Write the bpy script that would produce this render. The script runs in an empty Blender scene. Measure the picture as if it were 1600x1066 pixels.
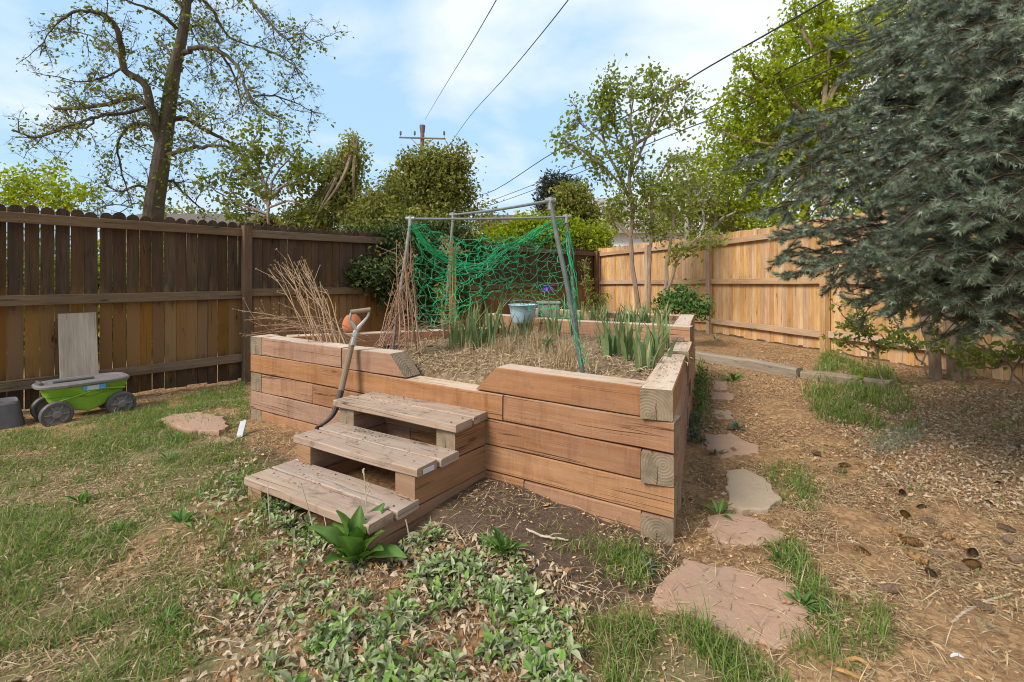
import bpy, math, random
import numpy as np
from mathutils import Vector
rng = np.random.default_rng(7)
random.seed(7)
R = math.radians
C = bpy.context.scene.collection
F, HX, HY, CH = 760.0, 800.0, 430.0, 1.2      # measured from the photograph: focal length in pixels, horizon, eye height

# ------------------------------------------------------------------ geometry helpers
def V(*a): return np.array(a, float)
def nrm(v):
    v = np.asarray(v, float)
    return v / (np.linalg.norm(v, axis=-1, keepdims=True) + 1e-12)
def W(px, py, Z): return V((px - HX) / F * Z, Z, CH - (py - HY) / F * Z)

CTRL = np.array([(-4.4,4.2,-.01),(-5.5,3.0,-.01),(-3.09,5.63,-.03),(-2.25,3.7,.075),(-1.6,3.3,.10),(.75,2.0,.04),(-.1,2.5,.12),(.3,2.25,.08),
    (-.75,1.85,.03),(-1.3,2.6,.07),(0,1.4,0),(-1.5,1.4,0),(-3,2.4,-.01),(1.4,1.5,.03),(2.6,2.0,.08),(3.2,3.0,.12),(4.25,6.5,.15),(3.7,9,.12),
    (2.1,12.3,.08),(1.2,2.6,.05),(1.9,4.5,.08),(2.4,6.5,.09),(4.7,4.5,.18),(-.5,7,.05),(-2.5,5.2,0),(0,0,0),(-12,10,0),(12,8,.1),(0,25,.0),(-25,30,0),(25,30,0),(8,-4,0),(-8,-4,0)])
def gh(x, y):
    x = np.asarray(x, float); y = np.asarray(y, float)
    d2 = (x[..., None] - CTRL[:, 0])**2 + (y[..., None] - CTRL[:, 1])**2 + .02
    w = d2**-1.6
    return (w * CTRL[:, 2]).sum(-1) / w.sum(-1)
def G(px, py):
    Z = CH * F / (py - HY)
    for _ in range(10):
        z = float(gh((px - HX) / F * Z, Z)); Z = .5 * Z + .5 * (CH - z) * F / (py - HY)
    return V((px - HX) / F * Z, Z, z)

class MB:
    def __init__(s): s.v = []; s.n = 0; s.lv = []; s.ls = []; s.mi = []; s.gr = []; s.tn = []
    def add(s, verts, faces, gr=None, mi=0, tint=None):
        verts = np.asarray(verts, float); k0 = s.n
        s.v.append(verts); s.n += len(verts)
        s.gr.append(np.zeros((len(verts), 3)) if gr is None else np.asarray(gr, float))
        s.tn.append(np.full(len(verts), 0.) if tint is None else np.broadcast_to(np.asarray(tint, float), (len(verts),)))
        if isinstance(faces, np.ndarray):
            s.lv.append((faces + k0).ravel()); s.ls.append(np.full(len(faces), faces.shape[1])); s.mi.append(np.full(len(faces), mi))
        else:
            for i, f in enumerate(faces):
                s.lv.append(np.asarray(f) + k0); s.ls.append(np.array([len(f)])); s.mi.append(np.array([mi[i] if hasattr(mi, '__len__') else mi]))
    def build(s, name, mats, parent=None, base=None, smooth=False):
        v = np.concatenate(s.v); off = np.zeros(3)
        if parent is not None:
            q = parent
            while q is not None: off = off + np.array(q.location); q = q.parent
        elif base is not None: off = np.asarray(base, float)
        v = v - off
        lv = np.concatenate(s.lv).astype(np.int32); ls = np.concatenate(s.ls).astype(np.int32); mi = np.concatenate(s.mi).astype(np.int32)
        me = bpy.data.meshes.new(name)
        me.vertices.add(len(v)); me.vertices.foreach_set('co', v.astype(np.float32).ravel())
        me.loops.add(len(lv)); me.loops.foreach_set('vertex_index', lv)
        me.polygons.add(len(ls)); st = np.zeros(len(ls), np.int32); st[1:] = np.cumsum(ls)[:-1]
        me.polygons.foreach_set('loop_start', st); me.polygons.foreach_set('loop_total', ls)
        me.polygons.foreach_set('material_index', mi)
        me.polygons.foreach_set('use_smooth', np.full(len(ls), bool(smooth)))
        a = me.attributes.new('gr', 'FLOAT_VECTOR', 'POINT'); a.data.foreach_set('vector', np.concatenate(s.gr).astype(np.float32).ravel())
        t = me.attributes.new('tint', 'FLOAT', 'POINT'); t.data.foreach_set('value', np.concatenate(s.tn).astype(np.float32))
        for m in (mats if isinstance(mats, (list, tuple)) else [mats]): me.materials.append(m)
        me.update(); me.validate()
        o = bpy.data.objects.new(name, me); C.objects.link(o)
        if parent is not None: o.parent = parent
        else: o.location = off
        return o

def tag(o, label, cat, group=None, kind=None):
    if label: o['label'] = label
    if cat: o['category'] = cat
    if group: o['group'] = group
    if kind: o['kind'] = kind
    return o
def thing(name, label, cat, loc, group=None):
    o = bpy.data.objects.new(name, None); C.objects.link(o); o.location = loc; o.empty_display_size = .1
    return tag(o, label, cat, group)

def board(mb, p0, p1, side, w, h, ch=.004, mi=0, me=1, mt=None, seg=1, warp=0., cut0=0., cut1=0., tint=0.):
    """a plank/timber from p0 to p1 (centre line), w wide along side, h high along the third axis, chamfered edges; cut0/cut1 slant the end (top shorter)"""
    p0 = np.asarray(p0, float); p1 = np.asarray(p1, float); d = nrm(p1 - p0); L = np.linalg.norm(p1 - p0)
    up = nrm(np.cross(np.asarray(side, float), d)); 
    if up[2] < -1e-6: up = -up
    s = nrm(np.cross(d, up)); a, b = w / 2, h / 2; c = min(ch, a * .6, b * .6)
    pr = [(-a + c, -b), (a - c, -b), (a, -b + c), (a, b - c), (a - c, b), (-a + c, b), (-a, b - c), (-a, -b + c)]
    arc = [0]
    for i in range(1, 8): arc.append(arc[-1] + math.hypot(pr[i][0] - pr[i-1][0], pr[i][1] - pr[i-1][1]))
    r = random.random() * 50; verts = []; gr = []
    wo = np.cumsum(np.random.default_rng(int(r * 1000)).normal(0, warp, (seg + 1, 2)), 0) if warp else np.zeros((seg + 1, 2))
    wo -= wo.mean(0)
    for k in range(seg + 1):
        for (x, y), ar in zip(pr, arc):
            t = k / seg * L; f = (y + b) / h
            t2 = t + cut0 * f * (1 - k / seg) - cut1 * f * (k / seg)
            verts.append(p0 + d * t2 + s * (x + wo[k, 0]) + up * (y + wo[k, 1])); gr.append((t2, ar, r))
    faces = []; mis = []
    for k in range(seg):
        for i in range(8):
            j = (i + 1) % 8; faces.append([k*8+i, k*8+j, (k+1)*8+j, (k+1)*8+i])
            mis.append(mt if (mt is not None and i == 4 and abs(up[2]) > .5) else mi)
    n0 = len(verts)
    for e in (0, seg):
        for (x, y) in pr: 
            verts.append(verts[e*8 + pr.index((x, y))]); gr.append((x, y, r + e))
    faces.append([n0 + i for i in range(7, -1, -1)]); faces.append([n0 + 8 + i for i in range(8)]); mis += [me, me]
    mb.add(verts, faces, gr, mis, tint)

def tube(mb, pts, rad, n=6, mi=0, cap=True, tint=0.):
    pts = np.asarray(pts, float); m = len(pts); rad = np.broadcast_to(np.asarray(rad, float), (m,)) if np.ndim(rad) == 0 or len(np.atleast_1d(rad)) == m else np.interp(np.linspace(0, 1, m), np.linspace(0, 1, len(rad)), rad)
    T = np.gradient(pts, axis=0); T = nrm(T)
    u = np.cross(T[0], (0, 0, 1.)); 
    if np.linalg.norm(u) < .1: u = np.cross(T[0], (1., 0, 0))
    u = nrm(u); ang = np.arange(n) * 2 * math.pi / n; vs = []; gr = []; al = 0; rr = random.random() * 50
    for i in range(m):
        u = nrm(u - T[i] * np.dot(u, T[i])); w = np.cross(T[i], u)
        vs.append(pts[i] + rad[i] * (np.cos(ang)[:, None] * u + np.sin(ang)[:, None] * w))
        if i: al += np.linalg.norm(pts[i] - pts[i-1])
        gr.append(np.stack([np.full(n, al), ang * rad[0], np.full(n, rr)], 1))
    i = np.arange(m - 1)[:, None]; j = np.arange(n)[None]
    q = np.stack([i*n + j, i*n + (j+1) % n, (i+1)*n + (j+1) % n, (i+1)*n + j], -1).reshape(-1, 4)
    mb.add(np.concatenate(vs), q, np.concatenate(gr), mi, tint)
    if cap:
        for k, o in ((0, list(range(n-1, -1, -1))), (m-1, list(range(n)))):
            mb.add(vs[k], [o], gr[k], mi, tint)

def smooth_path(pts, per=4):
    pts = np.asarray(pts, float)
    if len(pts) < 3: return np.array([pts[0] + (pts[-1] - pts[0]) * t for t in np.linspace(0, 1, per + 1)])
    P = np.vstack([2*pts[0] - pts[1], pts, 2*pts[-1] - pts[-2]]); out = []
    for i in range(1, len(P) - 2):
        for t in np.linspace(0, 1, per, endpoint=False):
            a, b, c, d = P[i-1], P[i], P[i+1], P[i+2]
            out.append(.5 * ((2*b) + (c-a)*t + (2*a-5*b+4*c-d)*t*t + (-a+3*b-3*c+d)*t**3))
    out.append(pts[-1]); return np.array(out)

def leaves(mb, Cn, D, N, L, Wd, fold=.18, droop=.15, mi=0, tint=0., shape=4):
    Cn = np.asarray(Cn, float); n = len(Cn); D = nrm(D); S = nrm(np.cross(D, N)); N = np.cross(S, D)
    L = np.broadcast_to(L, (n,))[:, None]; Wd = np.broadcast_to(Wd, (n,))[:, None]
    if shape == 4:
        vs = np.stack([Cn, Cn + D*L*.45 + S*Wd/2 + N*fold*Wd, Cn + D*L - N*droop*L, Cn + D*L*.45 - S*Wd/2 + N*fold*Wd], 1).reshape(-1, 3)
        f = (np.arange(n)[:, None]*4 + np.arange(4)[None])
    else:   # long leaf: midrib of 4, two edges of 2
        m1 = Cn + D*L*.35 + N*L*.10*droop*3; m2 = Cn + D*L*.7 + N*L*.02*droop; tip = Cn + D*L - N*droop*L
        e = lambda m, s, k: m + S*s*Wd*k + N*fold*Wd*k
        vs = np.stack([Cn, m1, m2, tip, e(m1, 1, .46), e(m2, 1, .42), e(m1, -1, .46), e(m2, -1, .42)], 1).reshape(-1, 3)
        b = np.arange(n)[:, None]*8
        for q in ((0,4,1),(0,1,6),(5,3,2),(2,3,7)): pass
        tri = np.concatenate([b + np.array([q]) for q in ((0,4,1),(0,1,6),(5,3,2),(2,3,7))]); quad = np.concatenate([b + np.array([q]) for q in ((4,5,2,1),(1,2,7,6))])
        k0 = mb.n; mb.add(vs, quad, None, mi, np.repeat(np.broadcast_to(tint, (n,)), 8))
        mb.lv.append((tri + k0).ravel()); mb.ls.append(np.full(len(tri), 3)); mb.mi.append(np.full(len(tri), mi)); return
    mb.add(vs, f, None, mi, np.repeat(np.broadcast_to(tint, (n,)), 4))
def rdir(n): return nrm(rng.normal(size=(n, 3)))

def blades(mb, P, D, H, Wd, bend=.5, seg=3, mi=0, tint=0., curl=0.):
    """grass or strap blades: P base, D horizontal lean direction, H length, Wd width"""
    n = len(P); D = nrm(D); H = np.broadcast_to(H, (n,))[:, None]; Wd = np.broadcast_to(Wd, (n,))[:, None]
    bend = np.broadcast_to(bend, (n,))[:, None]; S = nrm(np.cross(D, (0, 0, 1.)))
    tw = rng.uniform(-.7, .7, (n, 1)); S = nrm(S + D*tw); rows = []
    for k in range(seg + 1):
        t = k / seg; a = bend * t
        c = P + D*H*(t*np.sin(a*1.0 + curl)) + np.array([0, 0, 1.])*H*t*np.cos(a)
        w = Wd * (1 - t**2.2) * (.75 + .5*t*(1-t)*2)
        if k < seg: rows += [c - S*w/2, c + S*w/2]
        else: rows += [c]
    m = 2*seg + 1; vs = np.stack(rows, 1).reshape(-1, 3); b = np.arange(n)[:, None]*m; k0 = mb.n
    quads = np.concatenate([b + np.array([[2*k, 2*k+1, 2*k+3, 2*k+2]]) for k in range(seg - 1)]) if seg > 1 else np.zeros((0, 4), int)
    tn = np.repeat(np.broadcast_to(tint, (n,)), m)
    mb.add(vs, quads, None, mi, tn)
    tri = b + np.array([[2*seg-2, 2*seg-1, 2*seg]]); mb.lv.append((tri + k0).ravel()); mb.ls.append(np.full(n, 3)); mb.mi.append(np.full(n, mi))

def lathe(mb, prof, c, n=24, ax=(0, 0, 1.), mi=0):
    ax = nrm(ax); u = np.cross(ax, (1., 0, 0)); 
    if np.linalg.norm(u) < .1: u = np.cross(ax, (0, 1., 0))
    u = nrm(u); w = np.cross(ax, u); a = np.arange(n)*2*math.pi/n
    ring = np.cos(a)[:, None]*u + np.sin(a)[:, None]*w
    vs = np.concatenate([np.asarray(c) + ax*h + ring*r for r, h in prof]); m = len(prof)
    i = np.arange(m-1)[:, None]; j = np.arange(n)[None]
    mb.add(vs, np.stack([i*n+j, i*n+(j+1) % n, (i+1)*n+(j+1) % n, (i+1)*n+j], -1).reshape(-1, 4), None, mi)

# ------------------------------------------------------------------ materials
class NT:
    def __init__(s, name):
        s.m = bpy.data.materials.new(name); s.m.use_nodes = True; s.t = s.m.node_tree; s.t.nodes.clear()
        s.out = s.t.nodes.new('ShaderNodeOutputMaterial')
    def n(s, ty, ins=None, **kw):
        nd = s.t.nodes.new('ShaderNode' + ty)
        for k, v in kw.items(): setattr(nd, k, v)
        for k, v in (ins or {}).items(): s.put(nd.inputs[k], v)
        return nd
    def put(s, sock, v):
        if isinstance(v, bpy.types.NodeSocket): s.t.links.new(v, sock)
        elif isinstance(v, bpy.types.Node): s.t.links.new(v.outputs[0], sock)
        else:
            if sock.type == 'RGBA' and len(v) == 3: v = (*v, 1)
            sock.default_value = v
    def math(s, op, a, b=0., clamp=False):
        nd = s.n('Math', operation=op, use_clamp=clamp); s.put(nd.inputs[0], a); s.put(nd.inputs[1], b); return nd.outputs[0]
    def mix(s, f, a, b, bt='MIX'):
        nd = s.n('Mix', data_type='RGBA', blend_type=bt); s.put(nd.inputs['Factor'], f); s.put(nd.inputs[6], a); s.put(nd.inputs[7], b); return nd.outputs[2]
    def ramp(s, f, stops):
        nd = s.n('ValToRGB', {'Fac': f}); e = nd.color_ramp.elements
        while len(e) < len(stops): e.new(.5)
        for q, (p, c) in zip(e, stops): q.position = p; q.color = (*c, 1) if not np.isscalar(c) else (c, c, c, 1)
        return nd.outputs[0]
    def noise(s, vec, scale, detail=4, rough=.55, dist=0.):
        nd = s.n('TexNoise', {'Scale': scale, 'Detail': detail, 'Roughness': rough, 'Distortion': dist})
        if vec is not None: s.put(nd.inputs['Vector'], vec)
        return nd.outputs['Fac']
    def maprange(s, v, a, b, c, d): return s.n('MapRange', {'Value': v, 'From Min': a, 'From Max': b, 'To Min': c, 'To Max': d}).outputs[0]
    def done(s, sh): s.put(s.out.inputs['Surface'], sh); return s.m
    def pbsdf(s, col, rough=.8, bump=None, bs=.3, bd=.01, spec=.3, metal=0.):
        p = s.n('BsdfPrincipled', {'Base Color': col, 'Roughness': rough, 'Metallic': metal}); p.inputs['Specular IOR Level'].default_value = spec
        if bump is not None:
            b = s.n('Bump', {'Height': bump, 'Strength': bs, 'Distance': bd}); s.put(p.inputs['Normal'], b.outputs[0])
        return p
def gvec(t, sx, sy, sz=1.):
    a = t.n('Attribute', attribute_name='gr'); return t.n('VectorMath', {0: a.outputs['Vector'], 1: (sx, sy, sz)}, operation='MULTIPLY').outputs[0]

def wood(name, c1, c2, dark, grey=None, greyamt=0., var=.35, knots=True, rough=.85, vert=None, spots=0., streak=0.):
    t = NT(name); g = t.noise(gvec(t, 1.6, 42), 1., 6, .6, .4); fine = t.noise(gvec(t, 6, 260), 1., 3, .6)
    blot = t.noise(gvec(t, 1.3, 5), 1.6, 4, .6)
    col = t.mix(t.ramp(g, [(.3, 0.), (.7, 1.)]), c1, c2)
    col = t.mix(t.math('MULTIPLY', t.ramp(fine, [(.45, 0.), (.7, 1.)]), .5), col, dark)
    col = t.mix(t.math('MULTIPLY', t.ramp(blot, [(.42, 0.), (.72, 1.)]), .5), col, dark)
    if grey is not None:
        gn = t.noise(gvec(t, .9, 7), 2.3, 5, .65); col = t.mix(t.math('MULTIPLY', t.ramp(gn, [(.35, 0.), (.65, 1.)]), greyamt), col, grey)
    if streak:
        sk = t.noise(gvec(t, 9, 1.6), 1., 5, .7); col = t.mix(t.math('MULTIPLY', t.ramp(sk, [(.5, 0.), (.68, 1.)]), streak), col, dark)
        sw = t.noise(gvec(t, 90, 8), 1., 3, .6); col = t.mix(t.math('MULTIPLY', t.ramp(sw, [(.5, 0.), (.7, 1.)]), streak*.6), col, c2)
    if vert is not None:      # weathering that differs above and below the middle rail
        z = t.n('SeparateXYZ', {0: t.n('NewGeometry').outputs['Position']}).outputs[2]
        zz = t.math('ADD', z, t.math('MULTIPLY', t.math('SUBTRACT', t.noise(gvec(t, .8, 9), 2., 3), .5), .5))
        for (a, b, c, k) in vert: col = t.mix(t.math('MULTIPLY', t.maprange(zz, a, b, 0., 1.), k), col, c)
    cr = t.noise(gvec(t, .55, 20), 1., 2, .5, .2); crk = t.ramp(cr, [(.482, 0.), (.5, 1.), (.518, 0.)])
    mask = t.ramp(t.noise(gvec(t, 1.5, 10), 1.3, 2), [(.5, 0.), (.62, 1.)])
    crk = t.math('MULTIPLY', crk, mask); col = t.mix(t.math('MULTIPLY', crk, .9), col, tuple(x*.25 for x in dark))
    if knots:
        vo = t.n('TexVoronoi', {'Vector': gvec(t, 2.1, 7.5), 'Scale': 1., 'Randomness': 1.}).outputs['Distance']
        kn = t.ramp(t.math('ADD', vo, t.math('MULTIPLY', t.math('SUBTRACT', fine, .5), .05)), [(.05, 1.), (.11, 0.)]); col = t.mix(t.math('MULTIPLY', kn, .75), col, tuple(x*.45 for x in dark))
        ring = t.ramp(vo, [(.1, 0.), (.16, 1.), (.24, 0.)]); col = t.mix(t.math('MULTIPLY', ring, .25), col, dark)
    rz = t.n('SeparateXYZ', {0: t.n('Attribute', attribute_name='gr').outputs['Vector']}).outputs[2]
    rnd = t.n('TexWhiteNoise', {'W': rz}, noise_dimensions='1D'); 
    hs = t.n('HueSaturation', {'Color': col, 'Hue': t.maprange(rnd.outputs['Value'], 0., 1., .496, .504), 'Saturation': t.maprange(t.n('TexWhiteNoise', {'W': t.math('ADD', rz, 7.3)}, noise_dimensions='1D').outputs[0], 0., 1., .85, 1.15), 'Value': t.maprange(rnd.outputs['Value'], 0., 1., 1-var, 1+var)})
    col = hs.outputs[0]
    if spots:
        gp = t.n('NewGeometry').outputs['Position']; sp = t.noise(gp, 9., 6, .7); col = t.mix(t.math('MULTIPLY', t.ramp(sp, [(.56, 0.), (.68, 1.)]), spots), col, (.10, .07, .045))
    h = t.math('SUBTRACT', t.math('ADD', t.math('MULTIPLY', g, .6), t.math('MULTIPLY', fine, .4)), t.math('MULTIPLY', crk, 1.5))
    return t.done(t.pbsdf(col, rough, h, .55, .004))
def endgrain(name, c1, c2):
    t = NT(name); a = t.n('Attribute', attribute_name='gr').outputs['Vector']
    zr = t.n('SeparateXYZ', {0: a}).outputs[2]; px_ = t.maprange(t.n('TexWhiteNoise', {'W': zr}, noise_dimensions='1D').outputs[0], 0., 1., -.06, .06); py_ = t.maprange(t.n('TexWhiteNoise', {'W': t.math('ADD', zr, 3.7)}, noise_dimensions='1D').outputs[0], 0., 1., -.02, .09)
    ac = t.n('VectorMath', {0: a, 1: t.n('CombineXYZ', {0: px_, 1: py_}).outputs[0]}, operation='ADD').outputs[0]
    wv = t.n('TexWave', {'Vector': ac, 'Scale': 24., 'Distortion': 2., 'Detail': 3., 'Detail Scale': 6.}, wave_type='RINGS', rings_direction='Z').outputs['Fac']
    nz = t.noise(a, 30., 5, .65); col = t.mix(t.math('MULTIPLY', wv, .2), t.mix(nz, c1, c2), tuple(x*.5 for x in c1))
    gp = t.n('NewGeometry').outputs['Position']; st = t.noise(gp, 14., 4, .6); col = t.mix(t.math('MULTIPLY', t.ramp(st, [(.45, 0.), (.65, 1.)]), .5), col, (.085,.066,.042))
    sx = t.n('SeparateXYZ', {0: a}); wob = t.math('MULTIPLY', t.math('SUBTRACT', t.noise(a, 22., 3), .5), .022)
    ck = t.ramp(t.math('ABSOLUTE', t.math('ADD', sx.outputs[0], wob)), [(.0009, 1.), (.0024, 0.)]); low = t.ramp(t.math('ADD', sx.outputs[1], .5), [(.49, 1.), (.52, 0.)]); ck = t.math('MULTIPLY', ck, low)
    col = t.mix(t.math('MULTIPLY', ck, .9), col, (.02, .014, .009))
    return t.done(t.pbsdf(col, .9, t.math('SUBTRACT', t.math('ADD', nz, wv), ck), .4, .004))
def plain(name, c, rough=.5, metal=0., var=.2, scale=20., bump=.1, spec=.4, dirt=None):
    t = NT(name); g = t.n('TexCoord').outputs['Object']; nz = t.noise(g, scale, 5, .6)
    col = t.mix(nz, tuple(x*(1-var) for x in c), tuple(x*(1+var) for x in c))
    if dirt: col = t.mix(t.math('MULTIPLY', t.ramp(t.noise(g, scale*.4, 6, .7), [(.45, 0.), (.7, 1.)]), dirt[1]), col, dirt[0])
    return t.done(t.pbsdf(col, rough, nz, bump, .002, spec, metal))
def leafmat(name, c1, c2, trans=.35, c3=None, rough=.55, k3=.25, spec=.25, hi=1.25):
    t = NT(name); ri = t.n('NewGeometry').outputs['Random Per Island']
    col = t.mix(ri, c1, c2)
    if c3: col = t.mix(t.ramp(t.n('TexWhiteNoise', {'W': t.math('MULTIPLY', ri, 91.7)}, noise_dimensions='1D').outputs[0], [(1-k3-.02, 0.), (1-k3+.02, 1.)]), col, c3)
    tn = t.n('Attribute', attribute_name='tint').outputs['Fac']
    col = t.n('HueSaturation', {'Color': col, 'Value': t.math('ADD', 1., tn)}).outputs[0]
    p = t.pbsdf(col, rough, None, spec=spec); tr = t.n('BsdfTranslucent', {'Color': t.n('HueSaturation', {'Color': col, 'Saturation': 1.1, 'Value': hi}).outputs[0]})
    if not trans: return t.done(p)
    return t.done(t.n('MixShader', {0: trans, 1: p.outputs[0], 2: tr.outputs[0]}))
def bark(name, c1, c2, scale=18., moss=None):
    t = NT(name); g = t.n('NewGeometry').outputs['Position']; v = t.n('VectorMath', {0: g, 1: (1, 1, .25)}, operation='MULTIPLY').outputs[0]
    nz = t.noise(v, scale, 6, .65); col = t.mix(t.ramp(nz, [(.3, 0.), (.7, 1.)]), c1, c2)
    if moss: col = t.mix(t.math('MULTIPLY', t.ramp(t.noise(g, 2.5, 4), [(.48, 0.), (.62, 1.)]), .7), col, moss)
    return t.done(t.pbsdf(col, .9, nz, .7, .015))

M = {}
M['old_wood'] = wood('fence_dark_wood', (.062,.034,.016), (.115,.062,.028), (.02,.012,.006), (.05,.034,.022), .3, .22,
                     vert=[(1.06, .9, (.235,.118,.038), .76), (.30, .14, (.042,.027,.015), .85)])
M['old_rail'] = wood('fence_grey_rail', (.12,.074,.040), (.20,.132,.077), (.045,.027,.014), (.15,.108,.07), .35, .15)
M['old_post'] = wood('fence_dark_post', (.115,.066,.033), (.17,.103,.055), (.045,.027,.014), (.115,.08,.05), .35, .12)
M['cedar'] = wood('fence_cedar', (.50,.285,.12), (.69,.44,.225), (.30,.145,.05), None, 0, .2)
M['cedar_rail'] = wood('fence_cedar_rail', (.42,.25,.125), (.57,.38,.22), (.23,.12,.055), (.42,.32,.23), .35, .08)
M['timber'] = wood('bed_timber', (.265,.128,.064), (.39,.21,.115), (.15,.07,.036), (.34,.20,.125), .5, .15, streak=.55, spots=.22)
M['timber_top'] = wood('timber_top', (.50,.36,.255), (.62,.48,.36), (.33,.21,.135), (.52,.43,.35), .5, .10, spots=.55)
M['endgrain'] = endgrain('timber_end', (.20,.145,.088), (.30,.225,.145))
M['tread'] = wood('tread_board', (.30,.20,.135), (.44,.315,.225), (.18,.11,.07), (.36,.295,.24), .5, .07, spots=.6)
M['stringer'] = wood('stringer_wood', (.27,.145,.075), (.37,.21,.115), (.16,.08,.04), (.25,.18,.12), .4, .12)
M['grey_board'] = wood('weathered_board', (.33,.26,.195), (.45,.365,.28), (.17,.14,.11), None, 0, .03)
M['old_timber'] = wood('landscape_timber', (.20,.145,.095), (.33,.26,.185), (.10,.07,.045), (.28,.235,.185), .6, .1)
M['pole_wood'] = wood('pole_wood', (.14,.10,.075), (.22,.17,.13), (.08,.06,.045), None, 0, .1)
M['shaft'] = wood('tool_shaft', (.20,.13,.075), (.30,.215,.14), (.12,.075,.04), (.24,.20,.16), .5, .05, knots=False, rough=.6)
M['green_plastic'] = plain('green_plastic', (.19,.37,.025), .42, var=.12, scale=7, bump=.03, spec=.4, dirt=((.17,.14,.07), .45))
M['grey_plastic'] = plain('grey_plastic', (.075,.068,.068), .55, var=.15, scale=30, bump=.05, dirt=((.17,.14,.11), .35))
M['lid_plastic'] = plain('lid_plastic', (.155,.135,.13), .55, var=.15, scale=20, bump=.05, dirt=((.24,.2,.16), .4))
M['bin_plastic'] = plain('bin_plastic', (.085,.078,.082), .6, var=.15, scale=40, bump=.1, dirt=((.15,.13,.11), .4))
M['sticker_blue'] = plain('sticker_blue', (.10,.33,.70), .4, var=.2, scale=30)
M['sticker_white'] = plain('sticker_white', (.5,.52,.54), .5, var=.1, scale=40)
M['terracotta'] = plain('terracotta', (.50,.155,.05), .75, var=.2, scale=14, bump=.2, dirt=((.45,.26,.16), .3))
M['steel'] = plain('galvanised_pipe', (.33,.33,.32), .45, .75, .25, 40, .1, dirt=((.20,.15,.11), .5))
M['pipe_dark'] = plain('weathered_pipe', (.13,.16,.145), .5, .5, .3, 40, .1, dirt=((.30,.30,.29), .5))
M['grip'] = plain('grip_metal', (.40,.38,.35), .4, .7, .25, 40, .1, dirt=((.22,.16,.11), .4))
M['iron'] = plain('rusty_iron', (.085,.06,.05), .55, .5, .3, 50, .2)
M['wire'] = plain('cable', (.035,.035,.04), .6, var=.1)
M['net'] = plain('net_twine', (.006,.36,.135), .55, var=.2, scale=8)
M['bucket'] = plain('chipped_enamel', (.33,.47,.54), .45, var=.15, scale=20, bump=.2, dirt=((.22,.17,.12), .7))
M['crate'] = plain('grey_planter', (.25,.23,.195), .6, var=.15, scale=20, bump=.2, dirt=((.2,.17,.12), .5))
M['edging'] = plain('edging_plastic', (.03,.03,.032), .5)
M['white_metal'] = plain('whitish_metal', (.34,.35,.35), .45, .2, .15, 60, dirt=((.25,.2,.15), .4))
M['roof'] = plain('roof_shingle', (.11,.085,.068), .9, var=.4, scale=4, bump=.4)
M['roof_grey'] = plain('roof_grey', (.27,.25,.24), .9, var=.3, scale=4, bump=.4)
M['siding'] = plain('siding', (.66,.66,.66), .8, var=.06, scale=3)
M['siding_tan'] = plain('siding_tan', (.42,.34,.26), .8, var=.1, scale=3)
M['glass'] = plain('window_glass', (.05,.06,.07), .1, var=.1, spec=.6)
M['trim'] = plain('white_trim', (.75,.75,.74), .6, var=.05)
M['insulator'] = plain('insulator', (.12,.09,.08), .3)

def stone(name, c1, c2, c3):
    t = NT(name); g = t.n('NewGeometry').outputs['Position']; a = t.noise(g, 5., 8, .72); b = t.noise(g, 36., 8, .75); c = t.noise(g, 2.2, 4)
    col = t.mix(t.ramp(a, [(.35, 0.), (.65, 1.)]), c1, c2); col = t.mix(t.math('MULTIPLY', t.ramp(b, [(.5, 0.), (.7, 1.)]), .5), col, c3)
    col = t.mix(t.math('MULTIPLY', t.ramp(c, [(.5, 0.), (.62, 1.)]), .45), col, c3)
    h = t.math('ADD', t.math('MULTIPLY', t.ramp(a, [(.4, 0.), (.46, .4), (.6, .45), (.64, 1.)]), .6), t.math('MULTIPLY', b, .5))
    dirt = t.noise(g, 60., 3, .8); col = t.mix(t.math('MULTIPLY', t.ramp(dirt, [(.6, 0.), (.72, 1.)]), .5), col, (.16,.11,.07))
    return t.done(t.pbsdf(col, .9, h, .35, .008))
M['stone_red'] = stone('sandstone_red', (.34,.195,.125), (.40,.25,.17), (.27,.19,.13))
M['stone_tan'] = stone('sandstone_tan', (.33,.235,.15), (.36,.27,.18), (.24,.215,.18))

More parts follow.
